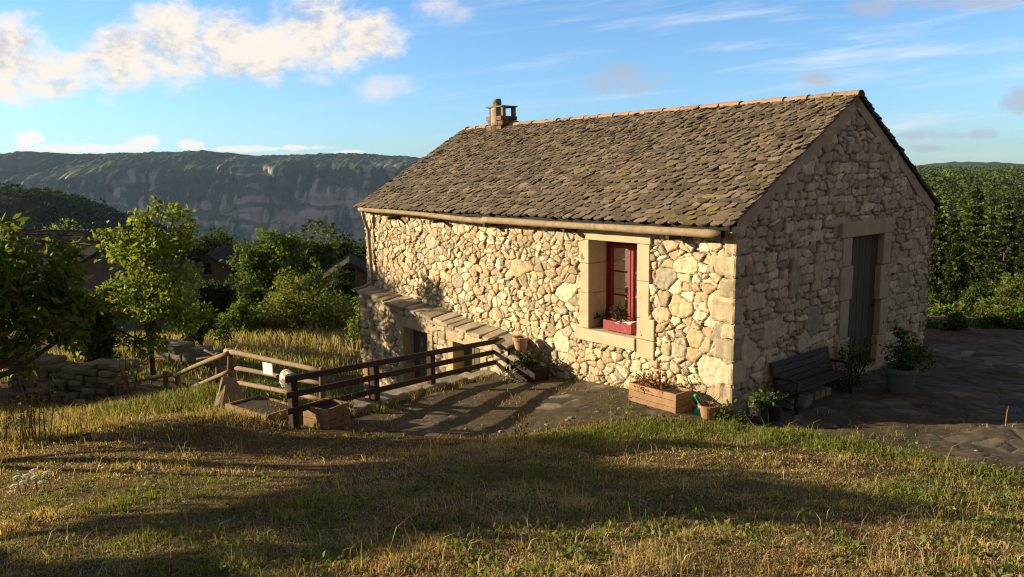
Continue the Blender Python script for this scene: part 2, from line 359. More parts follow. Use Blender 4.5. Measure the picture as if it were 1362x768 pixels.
def stone_wall(name, s0, s1, t0, t1, res, seed, fmap, m, parent, ch, wd, pal, keep=None, depth=.05, p=3., big=(), mort=(.13, .095, .06), joint=(.05, .34), rough=.012, flat=1., turn=.12, stretch=None, gap=(-.001, .010), jit=.22, blocky=None):
    ns = int((s1-s0)/res)+2; nt_ = int((t1-t0)/res)+2
    s = np.linspace(s0, s1, ns); t = np.linspace(t0, t1, nt_); s, t = np.meshgrid(s, t)
    sd = courses(s0, s1, t0, t1, ch, wd, seed, jit)
    for (bs, bt, ba, bb) in big:
        k = (np.abs(sd[:, 0]-bs) < ba*.95+sd[:, 2]*.35) & (np.abs(sd[:, 1]-bt) < bb*.95+sd[:, 3]*.35); sd = np.concatenate([sd[~k], [[bs, bt, ba, bb]]])
    sw = s+.05*(fbm(s*5, t*5, 3, seed)-.5)+.02*(fbm(s*19, t*19, 2, seed+3)-.5); tw = t+.05*(fbm(s*5+40, t*5, 3, seed+1)-.5)+.02*(fbm(s*19+9, t*19, 2, seed+4)-.5)
    g = np.random.default_rng(seed+5); n = len(sd)
    if blocky: i, f1, f2 = cells(sw, tw, sd, blocky, .9, g.normal(0, .11, n)*np.clip(1.6-sd[:, 2]/.16, .15, 1)); e = (f2-f1)*np.minimum(sd[i, 2], sd[i, 3])*.5
    else: i, e = cells_flat(sw, tw, sd, stretch or 1.35); f1 = 1-np.clip(e/.06, 0, 1)
    k = sst(gap[0], gap[1], e+.006*(fbm(s*13, t*13, 2, seed+11)-.5))
    off = g.normal(0, .012, n); tx = g.normal(0, .06, n)*flat; ty = g.normal(0, .09, n)*flat; bulge = g.uniform(.0, .02, n)*flat**2
    d = k*(depth+off[i]+tx[i]*(s-sd[i, 0])+ty[i]*(t-sd[i, 1])+bulge[i]*(1-np.clip(f1, 0, 1)**2))+(fbm(s*22, t*22, 4, seed+8)-.5)*rough*2+.03*(fbm(s*1.2, t*1.2, 2, seed+2)-.5)
    pal = np.asarray(pal, float); pc = pal[g.integers(0, len(pal), n)]*g.uniform(.78, 1.22, (n, 1))
    c = pc[i]*k[..., None]+np.asarray(mort)*(1-k[..., None]); c = c*(.82+.36*fbm(s*9, t*9, 3, seed+6))[..., None]
    V = fmap(s, t, d).reshape(-1, 3)
    ix = np.arange(ns*nt_).reshape(nt_, ns); Q = np.stack([ix[:-1, :-1], ix[:-1, 1:], ix[1:, 1:], ix[1:, :-1]], -1).reshape(-1, 4)
    if keep is not None:
        sc_ = (s[:-1, :-1]+s[1:, 1:])/2; tc_ = (t[:-1, :-1]+t[1:, 1:])/2; Q = Q[keep(sc_, tc_).ravel()]
    used = np.zeros(len(V), bool); used[Q.ravel()] = True; new = np.cumsum(used)-1
    return mk(name, V[used], new[Q], m=m, parent=parent, col=c.reshape(-1, 3)[used], smooth=True)

# ------------------------------------------------------------------ paving and terrace
_ep = [(470,578),(560,583),(690,584),(760,572),(860,560),(960,561),(1010,566),(1060,574),(1150,590),(1250,618),(1362,645)]
_e = []
for px, py in _ep:
    d = ray(px, py); _e.append((np.array([0, 0, EYE])+d*(.02-EYE)/d[2])[:2])
_e = np.array(_e)
def edge_y(x):
    x = np.asarray(x, float); return np.interp(x, np.append(_e[:, 0], [7., 10.]), np.append(_e[:, 1], [5.2, 2.4]))
def paved(x, y):
    """positive (metres, roughly) inside the paved terrace and yard"""
    s = (x-FP0[0])*FN[0]+(y-FP0[1])*FN[1]
    d = np.minimum((y-edge_y(x))*.85, -s-.02)
    d = np.minimum(d, 13.8-y+.12*(x-6)); d = np.minimum(d, 12.-x)
    return d+.42*(fbm(x*1.3, y*1.3, 3, 21)-.5)+.22*(fbm(x*5, y*5, 2, 22)-.5)
def house_in(x, y, g=0.):
    u, v = UV(x, y); return (u > -g) & (u < HL+g) & (v > -g) & (v < HW+g)
px_ = np.arange(-2.7, 12.2, .026); py_ = np.arange(2.4, 15.0, .026); X, Y = np.meshgrid(px_, py_); pv = paved(X, Y)
g = np.random.default_rng(3); sd = []
for i in range(48):
    for j in range(58):
        q = g.uniform(.10, .20); sd.append((-3+i*.33+(j % 2)*.16+g.normal(0, .10), 2.2+j*.235+g.normal(0, .08), q*1.25, q))
sd = np.array(sd); n = len(sd)
i, e = cells_flat(X+.05*(fbm(X*4, Y*4, 3, 1)-.5), Y+.05*(fbm(X*4, Y*4, 3, 2)-.5), sd, 1.25, 1.1)
earth = sst(.50, .60, fbm(X*1.5, Y*1.5, 4, 77)+.16*sst(.75, .0, pv)+.05*(X < 2.6))          # worn earth over the slabs, most of it near the lawn
k = sst(.0, .022, e+.012*(fbm(X*11, Y*11, 3, 5)-.5))*(1-.9*earth)
Z = ground(X, Y)+.006+k*(.012+g.normal(0, .003, n)[i]+g.normal(0, .008, n)[i]*(X-sd[i, 0])+g.normal(0, .012, n)[i]*(Y-sd[i, 1]))+.012*earth*(fbm(X*14, Y*14, 4, 6)-.35)+.004*(fbm(X*9, Y*9, 4, 4)-.5)-.09*sst(.12, -.12, pv)
pal = np.array([(.12, .095, .07), (.15, .12, .086), (.09, .072, .052), (.11, .088, .063), (.19, .16, .12)])*.9; pc = pal[g.integers(0, 5, n)]*g.uniform(.65, 1.3, (n, 1))
c = pc[i]*k[..., None]+np.array((.075, .055, .03))*(.6+.8*fbm(X*6, Y*6, 3, 7))[..., None]*(1-k[..., None])
ix = np.arange(X.size).reshape(X.shape); Q = np.stack([ix[:-1, :-1], ix[:-1, 1:], ix[1:, 1:], ix[1:, :-1]], -1).reshape(-1, 4)
kp = (pv[:-1, :-1] > -.3) & ~house_in(X[:-1, :-1], Y[:-1, :-1], -.25)
tag(mk('paving', np.stack([X, Y, Z], -1).reshape(-1, 3), Q[kp.ravel()], m=M_PAVE, col=c.reshape(-1, 3), smooth=True), kind='structure')
def gz(x, y): return float(ground(np.array([x]), np.array([y]))[0])

# ================================================================== THE STONE HOUSE
house = empty('stone_house', (*O2, 0), 'long rubble stone house with a stone slate roof, red window and brick chimney', 'house')
warm = [(.52, .42, .27), (.57, .48, .33), (.47, .38, .25), (.44, .34, .21), (.55, .48, .35), (.49, .35, .23), (.38, .33, .25), (.60, .52, .38), (.40, .32, .21)]
grey = [(.50, .41, .30), (.44, .36, .26), (.54, .45, .33), (.40, .33, .25), (.47, .37, .26), (.57, .48, .36)]
g = np.random.default_rng(31)
bigs = [(.32, .55, .30, .24), (.17, 1.05, .16, .19), (.20, 1.48, .19, .21), (.19, .18, .2, .14), (1.15, 1.75, .19, .17), (.75, 1.95, .24, .12), (.85, 1.35, .3, .14), (.62, .98, .14, .15), (3.3, .45, .25, .16), (4.4, 1.6, .2, .17), (6.2, 1.2, .2, .15), (7.1, 1.9, .22, .14), (3.2, 1.3, .17, .2), (.9, .72, .14, .11), (1.2, 1.2, .17, .12)]
stone_wall('long_wall', -.03, HL, -.55, HE+.12, .0138, 101, lambda s, t, d: Wn(s, -d+.03, t), M_STONE, house, (.065, .16), (.085, .25), warm,
           keep=lambda s, t: ~((s > 1.55) & (s < 2.72) & (t > .74) & (t < 2.26)), depth=.046, big=bigs, mort=(.05, .035, .02), flat=.6, stretch=1.3, jit=.5, gap=(-.0005, .009))
def under(s, t): return t < RTOP-.025-.575*np.abs(s-HW/2)
gb = [(1.0, 1.05, .27, .17), (2.0, 1.0, .22, .22), (.5, 1.5, .2, .15), (1.4, 1.7, .1, .26), (2.05, 1.75, .12, .28), (1.7, .75, .22, .15), (.9, .5, .2, .17), (2.2, .45, .22, .18), (5.0, 1.3, .2, .17), (.35, .8, .17, .18)]
stone_wall('gable_wall', -.03, HW, -.3, HR+.05, .017, 202, lambda s, t, d: Wn(-d+.03, s, t), M_STONEG, house, (.06, .18), (.13, .42), grey,
           keep=lambda s, t: under(s, t) & ~((s > 2.88) & (s < 4.16) & (t < 2.28)), depth=.045, big=gb, mort=(.05, .036, .022), flat=.4, jit=.3, blocky=4.2, gap=(-.001, .008))
stone_wall('far_gable_wall', 0, HW, -2.6, HR, .05, 303, lambda s, t, d: Wn(HL+d-.03, s, t), M_STONE, house, (.12, .26), (.2, .45), warm, keep=under)
stone_wall('rear_wall', 0, HL, -2.6, HE+.1, .06, 404, lambda s, t, d: Wn(s, HW+d-.03, t), M_STONEG, house, (.12, .26), (.2, .45), grey)
# added solid dark body, so that no light leaks through the shell
mb = MB(); box(mb, W(HL/2, HW/2+.1, 0.0), (HL-.9, HW-1.2, 4.9), MH, 0); mb.build('inner_light_block', M_DARK, house)
# corner stones at the near corner, alternating long and short
mb = MB(); z = -.2; kk = 0
while z < HE-.05:
    h = g.uniform(.17, .34); lu, lv = (g.uniform(.25, .45), g.uniform(.14, .22)) if kk % 2 else (g.uniform(.16, .24), g.uniform(.2, .36))
    h = min(h, HE-z)
    box(mb, W(lu/2-.025, lv/2-.03, z+h/2), (lu+.02, lv+.02, h-.022), MH, .035, np.array((.46, .38, .26))*g.uniform(.65, 1.1), 2, .03, kk+3, 7); z += h; kk += 1
mb.build('corner_stones', M_STONE, house, smooth=False)
# window surround
mb = MB(); g = np.random.default_rng(8)
def slab(u0, u1, v0, v1, z0, z1, seed=0, bev=.012, rough=.006, c=1.): box(mb, W((u0+u1)/2, (v0+v1)/2, (z0+z1)/2), (u1-u0-.006, v1-v0, z1-z0-.006), MH, bev, (c, c, c), 2, rough, seed)
for a, b, s_ in ((.8, 1.36, 1), (1.36, 1.83, 2), (1.83, 2.2, 3)): slab(2.62, 2.80+.03*(s_ % 2), -.045, .46, a, b, s_, c=.98)
for a, b, s_ in ((.52, .80, 4), (.80, 1.12, 5), (1.12, 1.66, 6), (1.66, 2.2, 7)): slab(1.40-(.1 if s_ in (5, 4) else 0), 1.635, -.045, .46, a, b, s_, c=1.02)
slab(1.38, 2.86, -.05, .46, 2.2, 2.36, 9)
slab(1.64, 2.90, -.075, .46, .60, .80, 10, .02, .01, 1.05)
sur = mb.build('window_surround', M_ASHLAR, house)
# the red window
win = MB()
def bar(mb, u0, u1, v0, v1, z0, z1, bev=.006): return box(mb, W((u0+u1)/2, (v0+v1)/2, (z0+z1)/2), (u1-u0, v1-v0, z1-z0), MH, bev)
vf = .36
for (a, b, c_, d_) in ((1.58, 1.645, .78, 2.22), (2.575, 2.66, .78, 2.22), (1.645, 2.575, 2.14, 2.22), (1.645, 2.575, .78, .86)): bar(win, a, b, vf, vf+.09, c_, d_)
wino = win.build('window_frame', M_RED, house)
for k_, (a, b) in enumerate(((2.105, 2.555), (1.665, 2.095))):
    sm = MB(); bar(sm, a, a+.052, vf-.015, vf+.05, .865, 2.125); bar(sm, b-.052, b, vf-.015, vf+.05, .865, 2.125)
    bar(sm, a+.052, b-.052, vf, vf+.045, 2.06, 2.125); bar(sm, a+.052, b-.052, vf, vf+.045, .865, .95)
    for zz in (1.31, 1.68): bar(sm, a+.052, b-.052, vf+.005, vf+.04, zz, zz+.025, .004)
    so = sm.build('window_sash', M_RED, wino)
    pm = MB(); bar(pm, a+.06, b-.06, vf+.02, vf+.026, .94, 2.07, 0)
    mglass = bpy.data.materials.get('window_glass')
    if not mglass:
        mglass = bpy.data.materials.new('window_glass'); t = nt(mglass); oo = N(t, 'ShaderNodeOutputMaterial'); gl = N(t, 'ShaderNodeBsdfGlossy', Roughness=.03); tr = N(t, 'ShaderNodeBsdfTransparent'); fr = N(t, 'ShaderNodeFresnel', IOR=1.5)
        mx = N(t, 'ShaderNodeMixShader'); t.links.new(fr.outputs[0], mx.inputs[0]); t.links.new(tr.outputs[0], mx.inputs[1]); t.links.new(gl.outputs[0], mx.inputs[2]); t.links.new(mx.outputs[0], oo.inputs[0])
    pm.build('window_pane', mglass, wino)
# curtain with folds
s_, t_ = np.meshgrid(np.linspace(1.68, 2.54, 60), np.linspace(.9, 2.1, 8)); V = Wn(s_, vf+.12+.015*np.sin(s_*55)+.004*np.sin(s_*23), t_).reshape(-1, 3); ix = np.arange(480).reshape(8, 60)
mk('curtain', V, np.stack([ix[:-1, :-1], ix[:-1, 1:], ix[1:, 1:], ix[1:, :-1]], -1).reshape(-1, 4), m=M_CURT, parent=house, smooth=True)
# gable door
mb = MB()
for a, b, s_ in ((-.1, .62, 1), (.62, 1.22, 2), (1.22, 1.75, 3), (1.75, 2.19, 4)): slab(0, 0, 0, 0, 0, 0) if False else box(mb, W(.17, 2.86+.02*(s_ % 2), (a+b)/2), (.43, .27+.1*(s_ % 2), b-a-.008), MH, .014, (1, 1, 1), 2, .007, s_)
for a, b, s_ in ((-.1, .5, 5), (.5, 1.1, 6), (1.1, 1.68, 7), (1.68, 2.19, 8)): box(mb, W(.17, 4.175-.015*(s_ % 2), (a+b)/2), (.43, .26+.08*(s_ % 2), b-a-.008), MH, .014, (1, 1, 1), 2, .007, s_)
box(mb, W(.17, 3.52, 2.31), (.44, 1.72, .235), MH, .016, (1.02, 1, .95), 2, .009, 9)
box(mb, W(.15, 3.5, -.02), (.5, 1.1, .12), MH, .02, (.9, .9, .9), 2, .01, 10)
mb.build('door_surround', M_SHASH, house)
mb = MB()
for k_ in range(5): box(mb, W(.075, 2.99+.21*(k_+.5), 1.1), (.05, .202, 2.16), MH, .006, np.ones(3)*(.8+.1*((k_*7) % 4)))
door = mb.build('door', M_DOOR, house)
mb = MB(); lathe(mb, [(0, -.03), (.028, -.02), (.03, .01), (.012, .03), (0, .03)], W(.02, 3.92, 1.02), 10); mb.build('handle', M_IRON, door)

# roof ---------------------------------------------------------------
OH = .26
def roof_pt(u, s, n, back=False):
    """u along the ridge, s down the slope from the ridge, n above the deck"""
    v = s*cos(PITCH)-n*-sin(PITCH)*1.0
    vv = HW/2-(s*cos(PITCH)+n*sin(PITCH)) if not back else HW/2+(s*cos(PITCH)+n*sin(PITCH))
    zz = RTOP-s*sin(PITCH)+n*cos(PITCH)
    return Wn(u, vv, zz)
mb = MB()
U0, U1 = -.07, HL+.10
for bk in (False, True):
    s1 = SL+OH
    A = [roof_pt(U0+.05, 0, 0, bk), roof_pt(U1-.05, 0, 0, bk), roof_pt(U1-.05, s1-.05, 0, bk), roof_pt(U0+.05, s1-.05, 0, bk)]
    B = [p-np.array([0, 0, .06]) for p in A]
    mb.add(A+B, [[0, 1, 2, 3], [7, 6, 5, 4], [0, 4, 5, 1], [1, 5, 6, 2], [2, 6, 7, 3], [3, 7, 4, 0]], (.12, .09, .06))
roof = mb.build('roof', M_DARKW, house)
g = np.random.default_rng(77)
def slates(back):
    VV = []; FF = []; CC = []; n = 0; rows = 38; edges_ = SL+OH-np.cumsum(np.concatenate([[0], np.linspace(.108, .082, rows-1)]))
    pal = np.array([(.155, .118, .082), (.13, .10, .07), (.18, .138, .098), (.105, .082, .06), (.145, .115, .085), (.215, .17, .125)])*.95
    for r in range(rows):
        sb = edges_[r]                       # bottom edge of this course
        if sb < .12: break
        u = U0-g.uniform(0, .1)
        while u < U1:
            w = g.uniform(.11, .225)*(1.12-.008*r)*(1.15 if r < 3 else 1); a = max(u, U0-g.uniform(0, .03)); b = min(u+w, U1+g.uniform(0, .03)); u += w
            if b-a < .05: continue
            gap = .006; a += gap; b -= gap; wd = b-a
            ln = .27; th = g.uniform(.012, .026); dr = g.normal(0, .009); s_b = sb+dr; s_t = max(s_b-ln, .0)
            lift_b = .034+g.normal(0, .006)+th; lift_t = .004+th*.4; tw = g.normal(0, .006); ch = g.uniform(.025, .06); cr = g.uniform(.02, .045)
            pts = [(a+.01, s_t), (b-.01, s_t), (b, s_b-ch*1.2), (b-ch*.55, s_b-ch*.25), ((a+b)/2+g.normal(0, .02), s_b+cr*.3), (a+ch*.55, s_b-ch*.25), (a, s_b-ch*1.2)]
            k = [(p[1]-s_t)/max(s_b-s_t, .01) for p in pts]
            up = [roof_pt(p[0], p[1], lift_t+(lift_b-lift_t)*q+tw*((p[0]-a)/wd-.5)*2+g.normal(0, .002), back) for p, q in zip(pts, k)]
            lo = [roof_pt(p[0], p[1], lift_t+(lift_b-lift_t)*q+tw*((p[0]-a)/wd-.5)*2-th, back) for p, q in zip(pts, k)]
            c = pal[g.integers(0, 6)]*g.uniform(.72, 1.25)
            # moss along the near rake and low courses
            ms = fbm(np.array([a*1.3+50]), np.array([s_b*1.3]), 3, 15)[0]; edge = max(0, 1-(a-U0)/.9)
            if (ms > .52 and g.random() < edge*1.2) or (ms > .72 and g.random() < .2): c = c*.5+np.array((.13, .11, .025))*g.uniform(.6, 1.0)
            VV += up+lo; CC += [c]*14; m_ = 7
            FF.append([n+q for q in range(7)]); FF += [[n+q, n+7+q, n+7+(q+1) % 7, n+(q+1) % 7] for q in range(7)]; n += 14
    q = MB(); q.V = [np.array(VV)]; q.F = FF; q.C = [np.array(CC)]; return q
slates(False).build('roof_slates', M_SLATE, roof)
slates(True).build('roof_slates', M_SLATE, roof)
# ridge tiles, half round and overlapping
mb = MB(); u = U0+.02
while u < U1-.05:
    ln = .42; tilt = g.normal(0, .01); off = g.normal(0, .008)
    a = np.linspace(-.08*pi, 1.08*pi, 11); Vt = []
    for q, (uu, rr) in enumerate(((u-.03, .095), (u+ln, .08))):
        for r_ in (rr, rr-.016):
            for aa in a: Vt.append(W(min(uu, U1+.03), HW/2+r_*1.15*cos(aa)+off, RTOP-.02+r_*.78*sin(aa)+(tilt if q else 0)))
    k = 11; Fs = []
    for i in range(k-1): Fs += [[i, i+1, 2*k+i+1, 2*k+i], [k+i, 3*k+i, 3*k+i+1, k+i+1], [i, k+i, k+i+1, i+1], [2*k+i, 2*k+i+1, 3*k+i+1, 3*k+i]]
    mb.add(Vt, Fs, np.array((1, .95, .9))*g.uniform(.75, 1.25)); u += ln-.01
mb.build('ridge_tiles', M_TERRA, roof)
# mortar band under the verge of the near gable
for sgn in (0, 1):
    mb = MB(); P = []; 
    for s_ in np.linspace(0, SL+.05, 30):
        wd = .20+.05*(fbm(np.array([s_*2.3]), np.array([sgn*9.]), 3, 5)[0]-.5)*2
        for dn, uo in ((-.035, -.028), (-wd, -.028), (-wd, .08), (-.035, .08)): P.append(roof_pt(uo, s_, dn, bool(sgn)))
    Fs = []
    for i in range(29):
        for j in range(4): Fs.append([i*4+j, i*4+(j+1) % 4, i*4+4+(j+1) % 4, i*4+4+j])
    mb.add(np.array(P).reshape(-1, 3), Fs); mb.build('verge_mortar', M_MORTAR, house)
# eave course: long pale slabs on top of the long wall
mb = MB(); u = -.04
while u < HL:
    ln = g.uniform(.5, 1.1); e = min(u+ln, HL+.04); box(mb, W((u+e)/2, .01, HE-.02), (e-u-.01, .30, .085), MH, .012, (1.05, 1.0, .9), 2, .006, int(u*10)); u = e
mb.build('eave_stones', M_ASHLAR, house)
# gutter: two hollowed logs on the long wall
for k_, (a, b, z0, z1, r_) in enumerate(((4.9, 9.62, 2.395, 2.50, .048), (.08, 5.08, 2.425, 2.425, .055))):
    P = line(W(a, -.20, z0), W(b, -.20, z1), 26, .008, k_+4); mb = MB(); tube(mb, P, r_*(1+.06*np.sin(np.linspace(0, 9, 26))), 12, (1, 1, 1), .10, k_)
    go = mb.build('gutter_log', M_GUTTER, house, smooth=True)
    if k_:
        mb = MB(); tube(mb, [W(.075, -.20, 2.425), W(.066, -.20, 2.425)], .052, 12); mb.build('gutter_dark_disc', M_DARK, go)  # dark disc on the solid log end, painting the shade of a hollow
for u in (.9, 2.95, 4.98, 6.6, 8.3): mb = MB(); box(mb, W(u, -.12, 2.34), (.07, .3, .06), MH, .01); mb.build('gutter_bracket', M_DARKW, house)
mb = MB(); tube(mb, [W(9.5, -.2, 2.44), W(9.5, -.17, 2.3), W(9.44, -.10, 2.0), W(9.40, -.10, 1.2), W(9.38, -.10, .86), W(9.5, -.3, .74), W(9.62, -.42, .7)], .038, 10); mb.build('downpipe', M_METAL, house, smooth=True)
# chimney
mb = MB(); uc = 8.4; g = np.random.default_rng(5)
for row in range(4):
    for a, b in ((-.28, -.09), (-.09, .09), (.09, .28)):
        for v0 in (-.25, 0.0):
            o_s = .05 if row % 2 else -.05
            box(mb, W(uc+(a+b)/2+o_s*.5, HW/2+v0+.12, RTOP-.22+.11*row+.05), (b-a-.012, .24, .098), MH, .01, np.array((.75, .72, .7))*g.uniform(.25, .85), 1, .006, row+int(a*20))
chim = mb.build('chimney', M_TERRA, roof)
mb = MB(); zt = RTOP+.22
for du in (-.215, .215):
    for dv in (-.15, .15): mb = MB(); box(mb, W(uc+du, HW/2+dv, zt+.09), (.09, .09, .2), MH, .015, np.array((.20, .16, .13)), 1, .008, int(du*10)); mb.build('chimney_post', M_LEDGE, chim)
mb = MB(); box(mb, W(uc+.03, HW/2, zt+.205), (.62, .46, .035), MH, .01, (.17, .16, .14), 2, .006, 3); mb.build('chimney_cap', M_LEDGE, chim)
mb = MB(); box(mb, W(uc+.02, HW/2-.17, zt-.02), (.2, .2, .42), MH, .07, (.34, .27, .21), 2, .03, 8, 5); box(mb, W(uc+.02, HW/2-.15, zt+.27), (.18, .18, .26), MH, .08, (.2, .19, .14), 2, .03, 18, 6); mb.build('chimney_stone', M_LEDGE, chim)

# lower storey that stands forward of the long wall, with its sloping stone ledge
LV = -.45
def ledge(u): return .30+(.70-.30)*(u-3.9)/5.4
lowst = [(.44, .36, .26), (.39, .32, .23), (.48, .40, .28), (.35, .29, .21), (.48, .38, .26)]
def keep_low(s, t): return (t < ledge(s)-.02) & ~((s > 6.55) & (s < 7.55) & (t < .22)) & ~((s > 4.86) & (s < 5.78) & (t < .2))
stone_wall('lower_wall', 4.12, 9.30, -2.5, .72, .02, 505, lambda s, t, d: Wn(s, LV-d+.03, t), M_STONEG, house, (.08, .2), (.15, .38), lowst, keep=keep_low, mort=(.09, .075, .055))
stone_wall('lower_wall_end', 0, .5, -2.5, .68, .03, 506, lambda s, t, d: Wn(9.28+d, LV+s, t), M_STONEG, house, (.08, .2), (.15, .38), lowst)
stone_wall('lower_wall_end', 0, .5, -2.5, .28, .03, 507, lambda s, t, d: Wn(4.14-d, LV+s, t), M_STONEG, house, (.08, .2), (.15, .38), lowst)
mb = MB(); g = np.random.default_rng(12); u = 4.08
while u < 9.3:
    ln = g.uniform(.18, .42); e = min(u+ln, 9.38); zc = ledge((u+e)/2)
    box(mb, W((u+e)/2, LV/2-.03, zc+.02+g.normal(0, .018)), (e-u-.016, .48+g.normal(0, .05), .06), MH@np.array([[1, 0, 0], [0, 1, 0], [.04+g.normal(0, .04), .14+g.normal(0, .03), 1]]), .018, np.array((.36, .30, .22))*g.uniform(.65, 1.2), 2, .012, int(u*13)); u = e
mb.build('ledge_stones', M_LEDGE, house)
mb = MB()
def lslab(u0, u1, z0, z1, sd_, vv=.33): box(mb, W((u0+u1)/2, LV+vv/2-.035, (z0+z1)/2), (u1-u0-.008, vv, z1-z0-.008), MH, .014, (1, .97, .88), 2, .008, sd_)
lslab(6.40, 7.78, .17, .37, 1); lslab(4.68, 5.95, .15, .34, 2)
for a, b in ((-2.3, -1.3), (-1.3, -.6), (-.6, .17)): lslab(7.5, 7.7, a, b, 3+int(a)); lslab(6.42, 6.6, a, b, 6+int(a))
for a, b in ((-2.3, -.9), (-.9, .15)): lslab(5.73, 5.9, a, b, 9+int(a)); lslab(4.72, 4.9, a, b, 12+int(a))
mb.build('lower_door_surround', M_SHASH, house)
for (a, b) in ((6.6, 7.5), (4.9, 5.73)):
    mb = MB(); n = 5
    for k_ in range(n): box(mb, W(a+(b-a)*(k_+.5)/n, LV+.24, -1.0), ((b-a)/n-.008, .05, 2.32), MH, .005, np.ones(3)*(.8+.1*((k_*5) % 4)))
    mb.build('lower_door', M_GDOOR, house)

# ================================================================== FENCES AND WALLS
# dark three-rail fence on the kerb of the terrace
fence = empty('rail_fence', (FP0[0], FP0[1], gz(*FP0)), 'dark stained three rail wooden fence along the stone kerb of the terrace', 'fence')
def fpt(k, z): p = FP0+(FP1-FP0)*k; return np.array([p[0], p[1], z])
FM = frame_along((*FDIR, 0)); g = np.random.default_rng(4)
for k_, zb, zt in ((0., -.1, .73), (.33, -.1, .57), (.608, -.15, .49), (.995, -.3, .40)):
    mb = MB(); box(mb, fpt(k_, (zb+zt)/2)+np.array([*(FN*.0), 0]), (.105, .095, zt-zb), FM, .012, (1, 1, 1), 1, .004, k_*9); mb.build('post', M_DARKW, fence)
for za, zb in ((.685, .305), (.475, .125), (.265, -.055)):
    mb = MB(); a = fpt(-.035, za+.01); b = fpt(1.15, zb-.01); m_ = (a+b)/2-np.array([*(FN*.065), 0]); d = b-a
    box(mb, m_, (np.linalg.norm(d), .035, .082), frame_along(d), .008, (1, 1, 1), 0); mb.build('rail', M_DARKW, fence)
mb = MB(); box(mb, fpt(.325, .2)+np.array([*(FN*.11), 0]), (.08, .08, .62), FM, .01, np.array((.9, .85, .75)), 1, .004); mb.build('stake', M_PLANK, fence)
# kerb and retaining wall under it
kerb = empty('retaining_wall', (*W(4.1, -2.2, 0)[:2], -.3), 'low mossy kerb of flat stones holding the terrace under the dark fence', 'wall')
mb = MB(); k_ = .10
while k_ < 1.02:
    ln = g.uniform(.07, .13); c = fpt(k_+ln/2, 0)+np.array([*(FN*.10), 0]); zt = np.interp(k_, [0, .33, .6, 1], [.0, -.01, -.08, -.21])+g.normal(0, .015)
    box(mb, (c[0], c[1], zt-.04), (ln*4.386-.015, .40+g.normal(0, .03), .11), FM, .03, np.ones(3)*g.uniform(.7, 1.35), 2, .022, k_*50, 6); k_ += ln
mb.build('coping', M_KERB, kerb)
mb = MB(); g = np.random.default_rng(41)
for row in range(8):
    k_ = .04+g.uniform(0, .04)
    while k_ < 1.0:
        ln = g.uniform(.05, .12); c = fpt(k_+ln/2, 0)+np.array([*(FN*.08), 0]); zt = np.interp(k_, [0, .33, .6, 1], [-.05, -.06, -.13, -.26])-.22*row-.12
        box(mb, (c[0], c[1], zt), (ln*4.386-.012, .34+g.normal(0, .03), .215), FM, .03, np.ones(3)*g.uniform(.6, 1.2), 1, .02, k_*50+row, 6); k_ += ln
mb.build('stone_courses', M_KERB, kerb)

# peeled-log fence running down to the left
lf = empty('log_fence', (-4.56, 12, -.2), 'pale peeled log fence leaning down the grassy bank beside the tree stump', 'fence')
def lpt(px, py, Y): return at(px, py, Y)
def logs(name, pts, r, sd_, c=(1, 1, 1), mat=None):
    mb = MB(); P = np.concatenate([line(pts[i], pts[i+1], 9, .006, sd_+i)[(1 if i else 0):] for i in range(len(pts)-1)])
    tube(mb, P, .72*r*np.linspace(1.08, .92, len(P)), 9, c, .14, sd_); return mb.build(name, mat or M_LOG, lf, smooth=True)
pale = np.array((1.0, .98, .95))
logs('rail', [lpt(300, 467, 12.05), lpt(430, 494, 10.5)], .055, 1, pale); logs('rail', [lpt(308, 489, 12.05), lpt(432, 511, 10.5)], .05, 2, pale*.85); logs('rail', [lpt(308, 507, 12.1), lpt(430, 532, 10.5)], .05, 3, pale)
logs('rail', [lpt(306, 469, 11.95), lpt(232, 500, 13.0)], .058, 4, pale*.9); logs('rail', [lpt(236, 497, 13.), lpt(146, 512, 13.6)], .055, 5, pale*.75)
logs('rail', [lpt(306, 494, 11.95), lpt(240, 520, 12.9)], .05, 6, pale*.9); logs('rail', [lpt(244, 518, 12.9), lpt(142, 532, 13.5)], .05, 7, pale*.7); logs('rail', [lpt(306, 512, 11.9), lpt(268, 527, 12.5)], .045, 8, pale*.9)
for px, py, pb, Y in ((306, 464, 520, 12.0), (289, 470, 522, 12.35), (220, 494, 530, 13.1), (236, 492, 528, 12.95), (156, 503, 540, 13.5), (428, 489, 545, 10.45)):
    b = lpt(px, pb, Y); logs('post', [np.array([b[0], b[1], min(b[2], gz(b[0], b[1]))-.15]), lpt(px, py, Y)], .065, px, (.55, .5, .45))
b = lpt(262, 470, 12.4); logs('branch', [lpt(304, 468, 12.1), lpt(290, 476, 12.3), lpt(272, 466, 12.5)], .03, 33, (.5, .45, .4)); logs('branch', [lpt(290, 476, 12.3), lpt(262, 478, 12.5)], .025, 34, (.5, .45, .4))
# blank white notice board and mottled round plaque hung on the fences
mb = MB(); c = lpt(361, 489, 11.22); fd = lpt(430, 494, 10.5)-lpt(300, 467, 12.05); fd[2] *= .35; box(mb, c+np.array([-.03, -.075, 0]), (.25, .012, .18), frame_along(fd), .003)
sg = mb.build('sign', M_WHITE, None, c); tag(sg, 'small blank white board fixed to the log fence rail', 'sign')
mb = MB(); c = lpt(383, 506, 9.72); a = np.linspace(0, 2*pi, 28, endpoint=False); fr = frame_along((.9, -.45, 0)); 
prof = [(0, .012), (.08, .01), (.115, -.005), (.135, .02), (.15, .0), (.135, -.02), (0, -.015)]
lathe(mb, prof, c, 28, M=np.stack([fr[:, 0], fr[:, 2], fr[:, 1]], 1)); pq = mb.build('plaque', M_MOTTLE, None, c, smooth=True); tag(pq, 'round mottled white dish hanging behind the end post of the dark fence', 'plaque')
